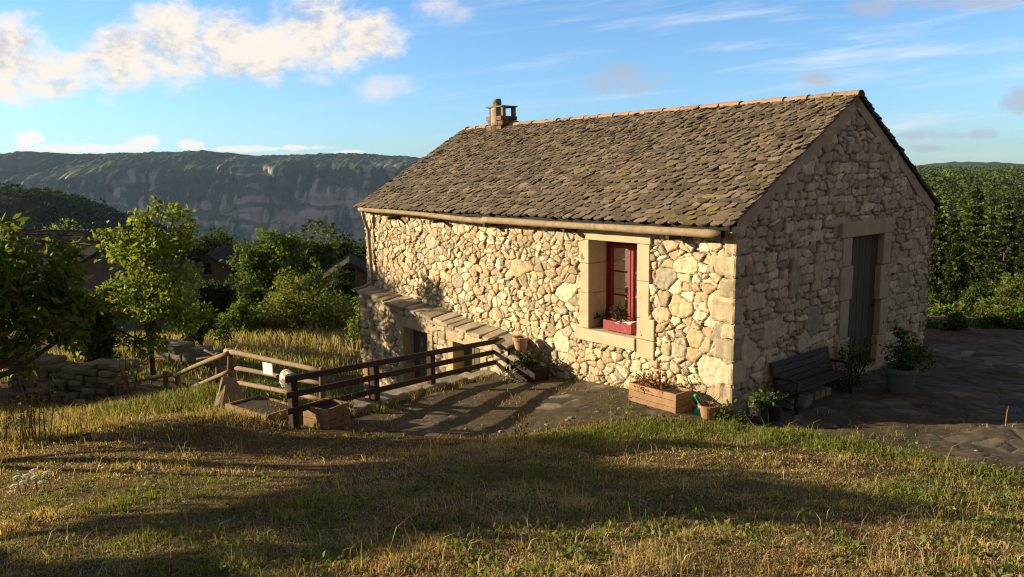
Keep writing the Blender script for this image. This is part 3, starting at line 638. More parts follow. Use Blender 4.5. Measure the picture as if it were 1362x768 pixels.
# sawn leaning stump
mb = MB(); b = np.array([*at(303, 541, 10.75)[:2], 0]); b[2] = gz(b[0], b[1]); st = empty('tree_stump', b, 'split pointed tree stump standing in the grass by the log fence', 'stump')
a = np.linspace(0, 2*pi, 22, endpoint=False); V = []
for q, zz in enumerate(np.linspace(-.08, .46, 9)):
    r = .235*(1-.55*max(zz, 0)/.46)*(1+.16*np.sin(a*3+1)+.10*np.sin(a*7)+.06*np.sin(a*11+q))
    V += [(b[0]+r[i]*cos(a[i])*1.05+.10*zz, b[1]+r[i]*sin(a[i])*.8, b[2]+zz*(1+.15*cos(a[i]-2.4))) for i in range(22)]
Fs = [[q*22+i, q*22+(i+1) % 22, q*22+22+(i+1) % 22, q*22+22+i] for q in range(8) for i in range(22)]+[[8*22+i for i in range(22)]]
mb.add(V, Fs); mb.build('trunk', M_STUMP, st)

# timber trough planters in the corner of the fences
def trough(name, c, ln, wd, h, ang, label, col=(1, 1, 1), boards=2, cat='planter', group=None, mat=None, th=.035):
    e = empty(name, c, label, cat, group); A = frame_along((cos(ang), sin(ang), 0)); mt = mat or M_PLANK; g = np.random.default_rng(int(abs(c[0])*100)+3)
    for sd_ in (-1, 1):
        mb = MB()
        for b_ in range(boards): box(mb, np.array(c)+A@np.array([0, sd_*(wd/2-th/2), h*(b_+.5)/boards]), (ln, th, h/boards-.006), A, .006, np.array(col)*g.uniform(.8, 1.15), 1, .004, b_+sd_*3+c[0])
        mb.build('side_board', mt, e)
        mb = MB()
        for b_ in range(boards): box(mb, np.array(c)+A@np.array([sd_*(ln/2-th/2-.002), 0, h*(b_+.5)/boards]), (th, wd-2*th-.004, h/boards-.006), A, .006, np.array(col)*g.uniform(.7, 1.05), 1, .004, b_+sd_*5+c[1])
        mb.build('end_board', mt, e)
    mb = MB(); box(mb, np.array(c)+A@np.array([0, 0, h*.82-.03]), (ln-2*th-.006, wd-2*th-.006, .1), A, .01, (1, 1, 1), 2, .02, 3); mb.build('soil', M_SOIL, e)
    return e, A
TB1 = at(346, 566, 10.0); TB1 = np.array([TB1[0]-.05, TB1[1]+.28, gz(TB1[0], TB1[1]+.25)-.02])
trough('planter_box', TB1, .95, .55, .24, math.atan2(-.55, .72), 'low pale timber planter box full of weeds, left of the fence end post', (.95, .9, .82))
TB2 = np.array([*at(430, 574, 9.55)[:2], 0]); TB2 = np.array([TB2[0]-.0, TB2[1]+.22, gz(TB2[0], TB2[1]+.2)-.03])
trough('planter_box', TB2, .44, .42, .32, math.atan2(-.45, .7), 'timber planter box right beside the end post of the dark fence', (.85, .8, .74))
# dry stone walls in the shade on the left
g = np.random.default_rng(9)
def dry_wall(name, a, b, h, wd, label, rows, lw=(.22, .5)):
    a = np.array(a, float); b = np.array(b, float); d = b-a; ln = np.linalg.norm(d[:2]); dd = d/ln; e = empty(name, (*((a+b)/2)[:2], min(a[2], b[2])), label, 'wall'); A = frame_along((dd[0], dd[1], 0)); mb = MB()
    for r in range(rows):
        x = -.05
        while x < ln:
            w = g.uniform(*lw); c = a+dd*(x+w/2); hh = h/rows
            if not (r == rows-1 and g.random() < .3): box(mb, (c[0]+g.normal(0, .02), c[1]+g.normal(0, .03), c[2]+hh*(r+.5)+g.normal(0, .008)), (w-.012, wd+g.normal(0, .04), hh-.008), A, .03, np.ones(3)*g.uniform(.45, .85), 1, .03, r+x*3, 5)
            x += w
    mb.build('stones', M_KERB, e); return e
pa = at(30, 525, 14.6); pb = at(166, 522, 13.9)
dry_wall('dry_stone_wall', (pa[0], pa[1], gz(pa[0], pa[1])-.25), (pb[0], pb[1], gz(pb[0], pb[1])-.2), 1.05, .5, 'long dry stone wall of stacked grey blocks in the shade on the left', 9, (.12, .42))
pa = at(205, 490, 19.5); pb = at(292, 486, 18.)
dry_wall('dry_stone_wall', (pa[0], pa[1], gz(pa[0], pa[1])-.1), (pb[0], pb[1], gz(pb[0], pb[1])-.1), .6, .5, 'short low stone wall behind the log fence and the yellow green tree', 3)

# ================================================================== THINGS ALONG THE HOUSE
def leaf_cloud(P, size, g, col, dirn=None, droop=.2, aspect=.45, jit=.25):
    n = len(P); d = g.normal(0, 1, (n, 3)); d[:, 2] -= droop
    if dirn is not None: d = d*.6+dirn
    d /= np.linalg.norm(d, axis=1)[:, None]+1e-9
    q = g.normal(0, 1, (n, 3)); q[:, 2] += .3; s = np.cross(d, q); s /= np.linalg.norm(s, axis=1)[:, None]+1e-9
    L = (size*g.uniform(.6, 1.3, n))[:, None]; up = np.cross(s, d)
    V = np.stack([P, P+d*L*.5+s*L*aspect*.5+up*L*.08, P+d*L, P+d*L*.5-s*L*aspect*.5+up*L*.08], 1).reshape(-1, 3)
    Q = np.arange(n*4).reshape(n, 4)
    col = np.asarray(col, float); c = col[g.integers(0, len(col), n)]*g.uniform(1-jit, 1+jit, (n, 1)); return V, Q, np.repeat(c, 4, 0)
def blob_points(blobs, n, g, clumps=26, sig=.16, hollow=.5):
    """points in leaf clumps spread through ellipsoids (x, y, z, rx, ry, rz)"""
    blobs = np.asarray(blobs, float); w = blobs[:, 3]*blobs[:, 4]*blobs[:, 5]; w = w**.8; w /= w.sum(); P = []; D = []
    for b, k in zip(blobs, w):
        nc = max(4, int(clumps*k*len(blobs))); dr = g.normal(0, 1, (nc, 3)); dr /= np.linalg.norm(dr, axis=1)[:, None]; rr = g.uniform(0, 1, nc)**hollow*(1+.15*g.normal(0, 1, nc)); cc = b[:3]+dr*rr[:, None]*b[3:6]
        m = max(8, int(n*k)); j = g.integers(0, nc, m); s_ = sig*(b[3:6].mean()); p = cc[j]+g.normal(0, 1, (m, 3))*s_*np.array([1.1, 1.1, .75]); P.append(p); D.append(dr[j])
    return np.concatenate(P), np.concatenate(D)
GR = {'lime': [(.20, .26, .035), (.16, .23, .03), (.26, .29, .045), (.11, .16, .025)], 'mid': [(.09, .145, .024), (.115, .165, .03), (.07, .11, .02)], 'dark': [(.038, .06, .014), (.048, .074, .017), (.028, .045, .013)],
      'pine': [(.035, .055, .014), (.05, .075, .018), (.07, .095, .02)], 'olive': [(.16, .18, .04), (.19, .20, .045), (.12, .14, .035)], 'dry': [(.30, .22, .09), (.24, .17, .07), (.20, .12, .07)], 'red': [(.26, .10, .06), (.32, .16, .09), (.20, .08, .05)], 'fresh': [(.08, .17, .03), (.10, .20, .035)]}
def plant(name, base, blobs, n, size, pal, label, cat='plant', group=None, stems=6, seed=1, stemcol=(.5, .5, .4), droop=.2, aspect=.45, sig=.2, clumps=22):
    g = np.random.default_rng(seed); e = empty(name, base, label, cat, group); base = np.array(base, float); blobs = np.array(blobs, float); blobs[:, :3] += base
    P, D = blob_points(blobs, n, g, clumps, sig); P[:, 2] = np.maximum(P[:, 2], base[2]+.01); V, Q, c = leaf_cloud(P, size, g, pal, D*.4, droop, aspect)
    mk('leaves', V, Q, m=M_LEAF, parent=e, col=c)
    mb = MB()
    for i in range(stems):
        t = P[g.integers(0, len(P))]; tube(mb, [base+g.normal(0, .02, 3)*np.array([1, 1, 0]), base*.5+t*.5+g.normal(0, .03, 3), t], np.array([.010, .007, .003]), 5, stemcol)
    mb.build('stems', M_BARK, e); return e
def potted(name, c, r0, r1, h, mat, label, cat='flower pot', group=None, rim=.02, col=(1, 1, 1), n=22):
    e = empty(name, c, label, cat, group); mb = MB(); c = np.array(c, float)
    lathe(mb, [(0, 0), (r0, 0), (r0+(r1-r0)*.5, h*.45), (r1-.005, h*.84), (r1+rim, h*.845), (r1+rim, h), (r1-.012, h), (r1-.02, h*.88), (0, h*.88)], c, n, col); mb.build('pot', mat, e, smooth=False)
    mb = MB(); lathe(mb, [(r1-.022, h*.885), (r1*.5, h*.91), (0, h*.92)], c, 14); mb.build('soil', M_SOIL, e); return e
# clay pot at the end of the fence, on the ledge
PT = W(3.98, -.30, 0); PT[2] = at(697, 472, PT[1])[2]; potted('flower_pot', PT, .085, .125, .31, M_TERRA, 'tall terracotta pot where the dark fence meets the house wall', rim=.018, col=(1.15, 1.1, 1.05))
mb = MB(); box(mb, W(3.96, -.28, PT[2]-.245), (.34, .36, .48), MH, .04, (1, 1, 1), 2, .03, 4); bl = mb.build('stone_block', M_KERB, None, W(3.96, -.28, -.3)); tag(bl, 'rough stone block under the tall terracotta pot', 'stone')
# dark trough with trailing plants under it
TR = W(3.62, -.42, gz(*W(3.62, -.42, 0)[:2])); e, A = trough('planter_trough', TR, .62, .32, .27, math.atan2(-DL[1], -DL[0]), 'dark trough standing between the tall terracotta pot and the shadowed wall', (.7, .6, .6), 1, mat=M_DARKW)
plant('trough_plant', TR+np.array([0, 0, .22]), [(0, 0, .08, .28, .16, .12), (-.1, .05, .16, .16, .12, .12)], 420, .07, GR['dark']+[(.10, .10, .09)], 'dark shaggy plant growing out of the dark trough', seed=4)
g = np.random.default_rng(14); P = TR+np.array([-.3, -.2, .1])+g.normal(0, 1, (60, 3))*np.array([.07, .05, .09]); V, Q, c = leaf_cloud(P, .13, g, [(.35, .34, .30), (.22, .22, .17)], None, .9, .18); dp = mk('dried_plant', V, Q, m=M_LEAF, col=c, origin=P.mean(0)); tag(dp, 'pale dried strands hanging in front of the dark trough', 'plant')
# wooden planter by the wall with reddish plants
PB_ = W(.93, -.34, -.03); PB_[2] = gz(PB_[0], PB_[1])-.01
trough('wooden_planter', PB_, .84, .36, .29, math.atan2(-DL[1], -DL[0]), 'brown wooden planter box with reddish plants against the sunlit wall', (.95, .85, .8), 3)
plant('red_plant', PB_+np.array([0, 0, .25]), [(-.05, .05, .08, .3, .26, .1), (.0, .08, .22, .2, .12, .12), (-.2, .2, .12, .2, .2, .12)], 330, .05, GR['red']+GR['dry'], 'thin reddish plant with dry stems growing in the brown wooden planter box', seed=7, stems=16, stemcol=(2.2, 1.2, .8))
# hose and pot at the corner
mb = MB(); h0 = W(.30, -.36, 0); z0 = gz(h0[0], h0[1]); P = [h0+np.array([.0+.085*sin(a)*.9-.02, .02*a, 0])+np.array([0, 0, z0+.02+.28*(1-a/3.0)]) for a in np.linspace(0, 3.0, 14)]; P = P+[P[-1]+np.array([.09, -.02, .0]), P[-1]+np.array([.16, .03, .0])]
tube(mb, P, .028, 10); hs = mb.build('garden_hose', M_GREENP, None, h0, smooth=True); tag(hs, 'bright green bent hose between wooden planter and clay pot', 'hose')
CP = W(.16, -.28, 0); CP[2] = gz(CP[0], CP[1]); potted('flower_pot', CP, .085, .125, .19, M_TERRA, 'small terracotta pot at the house corner beside the green hose', rim=.016, col=(1.0, .85, .8))
g = np.random.default_rng(3); mb = MB()
for i in range(9): tube(mb, line(CP+np.array([0, 0, .16]), CP+np.array([g.normal(-.1, .08), g.normal(0, .06), .26+g.uniform(0, .14)]), 4, .01, i), [.007, .006, .004, .002], 5, (1.8, 1.5, 1.0))
ds = mb.build('dried_plant', M_BARK, None, CP+np.array([0, 0, .17])); tag(ds, 'dry brown twigs sticking out of the small terracotta pot', 'plant')
cw = W(-.05, -.22, 0); cw[2] = gz(cw[0], cw[1]); plant('corner_weed', cw, [(.0, .0, .12, .14, .12, .13), (.12, -.05, .07, .15, .12, .08)], 260, .06, GR['mid']+GR['olive'], 'leafy green weed at the foot of the house corner', seed=9)
# black pots in front of the gable corner
for i, (u_, v_, h, r, lb) in enumerate(((-.38, .06, .30, .12, 'left black pot with pale leaf tips by the house corner, in shade'), (-.40, .33, .29, .12, 'right black pot with hanging leaves nearest the dark bench'))):
    c = W(u_, v_, 0); c[2] = gz(c[0], c[1]); potted('flower_pot', c, r*.85, r, h, M_BLACKP, lb, group='black pots at the corner', rim=.012)
    plant('pot_plant', c+np.array([0, 0, h*.9]), [(0, 0, .06, .15, .14, .08), (-.06, -.08, -.02, .08, .06, .1)], 230, .07, GR['mid']+[(.22, .26, .16)], ('bushy green plant in the left black pot' if i == 0 else 'trailing green plant in the right black pot'), seed=21+i, group='plants in the black pots')
# bench against the gable wall
bc = W(-.30, 1.52, 0); bc[2] = gz(bc[0], bc[1])-.01; bench = empty('garden_bench', bc, 'dark garden bench with iron ends against the shaded gable wall', 'bench')
def bl(u, v, z): return bc+MH@np.array([u, v, z])
for sd_ in (-.74, .74):
    mb = MB(); tube(mb, [bl(-.20, sd_, 0), bl(-.17, sd_, .16), bl(-.19, sd_, .30), bl(-.20, sd_, .44), bl(-.05, sd_, .46), bl(.14, sd_, .44)], .02, 8); tube(mb, [bl(.20, sd_, 0), bl(.12, sd_, .28), bl(.17, sd_, .48), bl(.22, sd_, .64)], .021, 8); tube(mb, [bl(-.19, sd_, .29), bl(.0, sd_, .27), bl(.13, sd_, .28)], .018, 8); tube(mb, [bl(-.17, sd_, .12), bl(0, sd_, .17), bl(.16, sd_, .12)], .014, 8)
    mb.build('bench_end', M_IRON, bench, smooth=True)
for i in range(4): mb = MB(); box(mb, bl(-.16+.09*i, 0, .305), (.07, 1.5, .025), MH, .006, np.ones(3)*(.8+.15*(i % 3))); mb.build('seat_slat', M_BENCH, bench)
for i in range(4):
    mb = MB(); q = i/3; box(mb, bl(.112+.085*q, 0, .36+.25*q), (.022, 1.5, .07), MH@np.array([[1, 0, .3], [0, 1, 0], [0, 0, 1]]), .006, np.ones(3)*(.8+.15*(i % 3))); mb.build('back_slat', M_BENCH, bench)
# stones stacked under the bench
mb = MB(); g = np.random.default_rng(6)
for i in range(7): box(mb, bl(.02+g.normal(0, .03), -.55+i*.15, .07), (.2, .14, .13), MH, .03, np.ones(3)*g.uniform(.7, 1.1), 1, .02, i)
sp = mb.build('stone_row', M_KERB, None, bl(0, 0, 0)); tag(sp, 'row of rough stones on the ground under the dark bench', 'stones')
# shrub by the door, large planter on the right of it
sc_ = W(-.33, 2.72, 0); sc_[2] = gz(sc_[0], sc_[1]); plant('shrub', sc_, [(0, 0, .32, .30, .28, .30), (-.3, -.2, .2, .22, .2, .2), (.1, .1, .55, .2, .2, .2)], 900, .06, GR['dark']+GR['mid'], 'dark leafy shrub between the bench and the door', 'shrub', seed=31, stems=10)
bp_ = W(-.62, 3.55, 0); bp_ = np.array([*at(1196, 523, 10.95)[:2], 0]); bp_[2] = gz(bp_[0], bp_[1]); potted('large_planter', bp_, .16, .215, .36, M_GREYP, 'large grey green planter with a wide rim right of the door', 'planter', rim=.028, n=28)
plant('potted_shrub', bp_+np.array([0, 0, .34]), [(0, 0, .2, .27, .27, .2), (.1, .1, .42, .2, .2, .16), (.3, .1, .1, .2, .2, .2)], 760, .07, GR['dark']+GR['mid'], 'dark bushy plant growing in the large grey green planter', 'shrub', seed=33, stems=8)
# window box and what stands on the sill
fb = W(2.085, .11, .815); e, A = trough('window_box', fb, .58, .17, .16, math.atan2(-DL[1], -DL[0]), 'faded red flower box standing on the window sill', (1, 1, 1), 1, 'flower box', mat=M_BOXRED, th=.02)
mb = MB(); s_, t_ = np.meshgrid(np.linspace(-.27, .02, 14), np.linspace(-.10, .06, 8)); V = fb+(np.stack([s_, t_, .165+.018*np.sin(s_*21+t_*14)-.35*np.maximum(-.075-t_, 0)], -1).reshape(-1, 3)@MH.T); ix = np.arange(112).reshape(8, 14)
cl = mk('cloth', V, np.stack([ix[:-1, :-1], ix[:-1, 1:], ix[1:, 1:], ix[1:, :-1]], -1).reshape(-1, 4), m=M_WHITE, origin=fb+np.array([0, 0, .16]), smooth=True); tag(cl, 'white folded cloth lying over the rim of the red flower box', 'cloth')
plant('dried_bouquet', fb+np.array([0, 0, .12]), [(.02, .06, .12, .13, .1, .12), (-.06, .08, .2, .08, .08, .09)], 420, .04, [(.07, .05, .035), (.12, .09, .06), (.05, .05, .03)], 'dry brown bushy plant in the red window box', seed=41, stems=6)
sp_ = W(2.50, .22, .81); potted('sill_pot', sp_, .06, .075, .11, M_BLACKP, 'small black pot in the shaded left corner of the window sill', rim=.01)
plant('sill_plant', sp_+np.array([0, 0, .08]), [(0, 0, .06, .14, .1, .09), (.12, -.06, .03, .1, .08, .06)], 200, .06, GR['dark'], 'dark drooping plant in the small black pot on the window sill', seed=43, stems=4)

# ================================================================== TREES
def tree(name, base, blobs, n, size, pal, label, seed, trunk_r=.1, cat='tree', group=None, limbs=7, clumps=34, sig=.17, hollow=.45, trunk_pts=None, mat=None, droop=.25, aspect=.5, bark=(1, 1, 1), lean=(0, 0)):
    g = np.random.default_rng(seed); base = np.array(base, float); e = empty(name, base, label, cat, group); blobs = np.array(blobs, float); blobs[:, :3] += base
    P, D = blob_points(blobs, n, g, clumps, sig, hollow); P[:, 2] = np.maximum(P[:, 2], base[2]+.1); V, Q, c = leaf_cloud(P, size, g, pal, D*.3, droop, aspect)
    mk('crown', V, Q, m=mat or M_LEAF, parent=e, col=c)
    mb = MB(); zc = blobs[:, 2].max(); top = np.array([*(blobs[:, :2].mean(0)*.7+base[:2]*.3), zc]); P0 = line(base-np.array([0, 0, .15]), top, 9, .06*np.linalg.norm(top-base)*.3, seed)
    r = trunk_r*np.linspace(1.15, .22, 9); tube(mb, P0, r, 9, bark, .15, seed)
    for i in range(limbs):
        k = g.integers(2, 7); b = blobs[g.integers(0, len(blobs))]; tgt = b[:3]+g.normal(0, .45, 3)*b[3:6]; a = P0[k]; m_ = a*.5+tgt*.5+np.array([0, 0, -.08*np.linalg.norm(tgt-a)])+g.normal(0, .04, 3)
        tube(mb, [a, a*.6+m_*.4, m_, m_*.4+tgt*.6, tgt], r[k]*np.array([.62, .52, .4, .28, .12]), 6, bark)
    mb.build('trunk', M_BARK, e, smooth=True); return e
def dup(root, loc, rz, label=None, group=None, sc=1.):
    r = root.copy(); COL.objects.link(r); r.location = tuple(float(c) for c in loc); r.rotation_euler = (0, 0, rz); r.scale = (sc, sc, sc)
    if label: r['label'] = label
    if group: r['group'] = group
    for ch in list(root.children):
        c = ch.copy(); COL.objects.link(c); c.parent = r
    return r
def gp(x, y, dz=0.): return np.array([x, y, gz(x, y)+dz])
# the lit young tree in front of the house end
tb = gp(-7.75, 16.0)
def tpx(px, py, Y, r, rz=None): p = at(px, py, Y)-tb; return (*p, r, r*.9, rz or r*.8)
tree('young_tree', tb, [tpx(220, 275, 16, .28, .2), tpx(188, 300, 16, .5, .35), tpx(230, 312, 16.1, .45), tpx(160, 335, 16.2, .55), tpx(205, 350, 15.8, .7), tpx(165, 390, 16, .6), tpx(250, 395, 16, .55), tpx(215, 410, 15.6, .7), tpx(155, 430, 16, .4), tpx(200, 455, 15.8, .45), tpx(262, 430, 16, .35), tpx(245, 288, 16, .25, .15), tpx(240, 325, 16, .3)],
     6400, .115, GR['lime'], 'tall yellow green young tree with sparse sunlit leaves behind the log fence', 5, .065, limbs=26, clumps=13, sig=.2)
# walnut at the left edge of the frame
wb = gp(-7.3, 9.1)
def wpx(px, py, Y, r, rz=None): p = at(px, py, Y)-wb; return (*p, r, r, rz or r*.75)
tree('walnut_tree', wb, [wpx(-10, 345, 8.7, .45), wpx(35, 372, 8.8, .48), wpx(72, 405, 8.9, .42), wpx(-40, 410, 8.8, .7), wpx(25, 425, 9.1, .5), wpx(-100, 370, 9., .8), wpx(-130, 440, 9.2, .8), wpx(100, 425, 9., .3), wpx(66, 352, 8.9, .38), wpx(98, 388, 9., .33), wpx(60, 445, 9.1, .4), wpx(-60, 350, 8.9, .5), wpx(15, 468, 9.2, .35, .3)],
     7600, .14, GR['mid']+[(.18, .22, .03), (.15, .20, .03)], 'broad dark walnut tree with long leaves at the left edge', 6, .12, limbs=7, clumps=16, sig=.2, aspect=.36)
# bare leaning sapling beside the log fence
mb = MB(); sb = gp(*at(176, 545, 12.9)[:2]); se = empty('sapling', sb, 'thin bare sapling with forked twigs in front of the log fence', 'sapling')
for pts in ([(176, 548), (172, 520), (166, 490)], [(172, 520), (163, 500), (158, 482)], [(168, 493), (185, 484), (205, 474)], [(173, 525), (168, 505), (166, 470)], [(176, 540), (180, 510), (184, 488)]): tube(mb, [at(a, b, 12.9) for a, b in pts], [.022, .016, .007], 6, (1.6, 1.3, 1.))
mb.build('stem', M_BARK, se)
P = np.concatenate([at(170, 492, 12.9)+R.normal(0, .16, (40, 3)), at(185, 500, 12.9)+R.normal(0, .14, (30, 3))]); V, Q, c = leaf_cloud(P, .07, R, GR['lime']+GR['mid']); mk('leaves', V, Q, m=M_LEAF, parent=se, col=c)
# bushes beyond the meadow
def bush(px0, px1, pt, pb, Y, n, pal, label, seed, size=.12, name='bush', nb=6, group='bushes beyond the meadow'):
    g = np.random.default_rng(seed); c = at((px0+px1)/2, pb, Y); c[2] = min(gz(c[0], c[1]), c[2]); top = at((px0+px1)/2, pt, Y)[2]; h = top-c[2]; hw = (at(px1, pb, Y)-at(px0, pb, Y))[0]/2; bl = []
    for i in range(nb):
        a = g.uniform(-1, 1); q = 1-abs(a)**1.7; bl.append((a*hw*.72, g.normal(0, .3)*hw, h*(.22+.5*q*g.uniform(.5, 1)), hw*.42, hw*.42, h*.26))
    bl.append((g.normal(0, .1)*hw, 0, h*.72, hw*.3, hw*.3, h*.25))
    return tree(name, c, bl, int(n*1.9), size*.92, pal, label, seed, .05, 'bush', group, limbs=10, clumps=17, sig=.22)
bush(345, 462, 352, 452, 25, 4600, GR['olive']+[(.17, .20, .045), (.20, .22, .05)], 'large round olive green bush in the middle beyond the meadow', 50, .13, nb=8)
bush(292, 352, 395, 455, 24, 2000, GR['fresh']+GR['mid'], 'small bright green bush at the left foot of the olive bush', 51, .12)
bush(395, 440, 338, 405, 27, 1300, GR['olive']+GR['lime'], 'loose pointed bush rising behind the olive bush', 52, .15)
bush(464, 496, 372, 425, 23, 900, GR['fresh']+GR['lime'], 'bright green shrub beside the far corner of the house', 53, .11)
bush(240, 300, 395, 470, 21, 1800, GR['mid']+GR['dark'], 'dark green bush right behind the yellow green tree', 54, .12)
bush(430, 470, 385, 452, 26.5, 1300, GR['dark']+GR['olive'], 'dull dark bush on the right flank of the olive bush', 55, .12)
bush(88, 160, 378, 490, 15.6, 2200, GR['dark']+GR['mid'], 'dark bush behind the dry stone wall, under the walnut', 56, .11)
# trees of the village belt
BELT = 'trees around the village houses'
def btree(px, pt, pb, wpx_, Y, pal, label, seed, n=2400, size=.3, name='leafy_tree', dark=0):
    g = np.random.default_rng(seed); c = at(px, pb, Y); gzz = gz(c[0], c[1]); top = at(px, pt, Y)[2]; h = max(top-gzz, 2.); hw = wpx_/2*Y/F; base = np.array([c[0], c[1], gzz]); bl = []
    for i in range(8): a = g.uniform(0, 2*pi); q = g.uniform(.3, 1); bl.append((cos(a)*hw*.62, sin(a)*hw*.62, h*(.35+.42*q), hw*.42, hw*.42, h*.17))
    bl.append((0, 0, h*.82, hw*.5, hw*.5, h*.16)); bl.append((0, 0, h*.5, hw*.6, hw*.6, h*.25))
    return tree(name, base, bl, int(n*2.2), size*.9, pal, label, seed, .18, 'tree', BELT, limbs=8, clumps=19, sig=.22)
btree(362, 303, 370, 88, 46, GR['mid']+[(.09, .15, .025)], 'round bright green tree beside the village house gable', 60, 4200, .26)
btree(420, 312, 375, 70, 52, GR['dark']+GR['mid'], 'dark round tree right of the bright village tree', 61)
btree(462, 310, 370, 60, 58, GR['dark'], 'dark tree rising next to the house eave', 62)
btree(300, 300, 360, 80, 70, GR['dark'], 'dark tree rising behind the village house gable', 63)
btree(252, 308, 370, 66, 62, GR['dark'], 'dark tree left of the village house, behind the young tree', 64)
btree(335, 322, 375, 46, 66, GR['dark'], 'small dark tree squeezed between village house and bright tree', 65)
btree(90, 288, 340, 76, 52, GR['mid']+GR['lime'], 'sunlit tree above the large shaded roof', 66, 3000, .26)
btree(130, 305, 370, 60, 50, GR['dark']+GR['mid'], 'dark tree at the right end of the large shaded roof', 67)
btree(30, 296, 350, 70, 60, GR['dark'], 'dark tree behind the large shaded roof on the far left', 68)
btree(280, 372, 430, 70, 34, GR['dark'], 'dark tree below the village house gable', 69, 2400, .2)
btree(330, 372, 420, 60, 36, GR['dark']+GR['mid'], 'dark bushy tree right under the bright village tree', 70, 2200, .2)
btree(455, 350, 420, 56, 38, GR['dark'], 'dark tree in front of the little hut roof', 71, 2000, .2)
btree(220, 330, 420, 80, 44, GR['dark'], 'dark tree hidden behind the yellow green young tree', 72, 2000, .22)
btree(395, 322, 370, 60, 75, GR['dark']+GR['mid'], 'distant dark tree on the valley edge behind the bright tree', 73)
btree(500, 316, 370, 70, 64, GR['dark'], 'dark tree half hidden by the far corner of the house', 74)
# village houses
def cottage(name, px, py, Y, w, dpt, hw, hr, ang, label, chim=True):
    c = at(px, py, Y); A = np.array([[cos(ang), -sin(ang), 0], [sin(ang), cos(ang), 0], [0, 0, 1.]]); e = empty(name, c, label, 'house'); P = lambda x, y, z: c+A@np.array([x, y, z])
    mb = MB(); lo = -4.5
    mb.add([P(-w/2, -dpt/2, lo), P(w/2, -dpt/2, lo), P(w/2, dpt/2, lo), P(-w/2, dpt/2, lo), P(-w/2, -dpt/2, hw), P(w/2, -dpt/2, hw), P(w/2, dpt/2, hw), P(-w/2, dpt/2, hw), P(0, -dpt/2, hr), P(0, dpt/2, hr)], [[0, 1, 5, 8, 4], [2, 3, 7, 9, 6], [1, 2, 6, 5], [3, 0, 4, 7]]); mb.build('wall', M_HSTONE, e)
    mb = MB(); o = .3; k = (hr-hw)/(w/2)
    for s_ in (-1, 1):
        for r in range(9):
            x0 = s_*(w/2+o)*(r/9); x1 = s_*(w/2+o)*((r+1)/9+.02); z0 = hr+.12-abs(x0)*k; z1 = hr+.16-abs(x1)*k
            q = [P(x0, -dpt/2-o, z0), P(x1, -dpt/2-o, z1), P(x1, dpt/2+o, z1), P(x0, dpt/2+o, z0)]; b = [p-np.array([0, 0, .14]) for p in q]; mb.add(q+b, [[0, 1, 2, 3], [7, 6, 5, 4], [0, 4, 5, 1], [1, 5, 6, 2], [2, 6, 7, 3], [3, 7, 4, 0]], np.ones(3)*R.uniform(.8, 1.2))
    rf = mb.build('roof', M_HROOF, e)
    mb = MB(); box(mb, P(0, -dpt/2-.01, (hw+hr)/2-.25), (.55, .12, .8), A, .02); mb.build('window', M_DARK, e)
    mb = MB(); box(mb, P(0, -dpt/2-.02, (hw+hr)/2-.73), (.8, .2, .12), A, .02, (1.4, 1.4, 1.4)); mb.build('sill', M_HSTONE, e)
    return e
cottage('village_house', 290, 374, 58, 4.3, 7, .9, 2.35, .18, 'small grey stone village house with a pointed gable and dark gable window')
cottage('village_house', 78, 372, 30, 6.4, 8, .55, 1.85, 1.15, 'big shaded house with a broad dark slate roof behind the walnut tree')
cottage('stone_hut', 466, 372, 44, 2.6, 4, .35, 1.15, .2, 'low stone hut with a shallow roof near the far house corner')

# ------------------------------------------------------------------ conifers on the right
def conifer_mesh(H, rb, seed, nlev=20, nbr=6, nq=85, leaf=.19):
    g = np.random.default_rng(seed); P = []; D = []
    for i in range(nlev):
        k = (i+.5)/nlev; z = H*(.08+.92*k)+g.normal(0, .06); rr = rb*(1-k)**.95*g.uniform(.72, 1.18)+.06
        for j in range(nbr):
            if g.random() < .12: continue
            a = 2*pi*j/nbr+g.uniform(-.5, .5)+i; r_ = rr*g.uniform(.6, 1.2); m = max(8, int(nq*(.35+r_/rb*.65))); t = g.uniform(.12, 1, m)**.8; d = np.array([cos(a), sin(a), 0]); e = np.array([-sin(a), cos(a), 0]); wd = r_*.30*(1-.75*t)+.04
            p = d*(r_*t)[:, None]+e*(wd*g.uniform(-1, 1, m))[:, None]; p[:, 2] = z+r_*(.16*t-.30*t*t)+g.normal(0, .035, m); P.append(p); D.append(d*.9+e*g.normal(0, .5, m)[:, None]+np.array([0, 0, .1]))
    P = np.concatenate(P); D = np.concatenate(D); V, Q, c = leaf_cloud(P, leaf, g, GR['pine'], D, .0, .66); return V, Q, c
def conifer(name, base, H, rb, seed, label, group):
    e = empty(name, base, label, 'pine', group); V, Q, c = conifer_mesh(H, rb, seed); mk('crown', V+np.asarray(base), Q, m=M_NEEDLE, parent=e, col=c)
    mb = MB(); tube(mb, line(np.asarray(base)-np.array([0, 0, .3]), np.asarray(base)+np.array([0, 0, H*.96]), 6, .05, seed), np.linspace(.12, .02, 6), 7, (1., .9, .8)); mb.build('trunk', M_BARK, e); return e
CG = 'conifers standing behind the yard'
protos = []
spots = [(1250, 287, 38), (1300, 251, 39), (1341, 274, 40), (1276, 312, 37), (1384, 262, 41), (1323, 320, 36), (1362, 326, 37), (1228, 278, 55), (1270, 292, 57), (1320, 288, 58), (1364, 284, 56), (1412, 270, 47), (1445, 265, 52), (1212, 270, 60)]
names_ = ['slim', 'broad', 'ragged', 'dense', 'tall', 'bushy', 'pale tipped', 'dark']
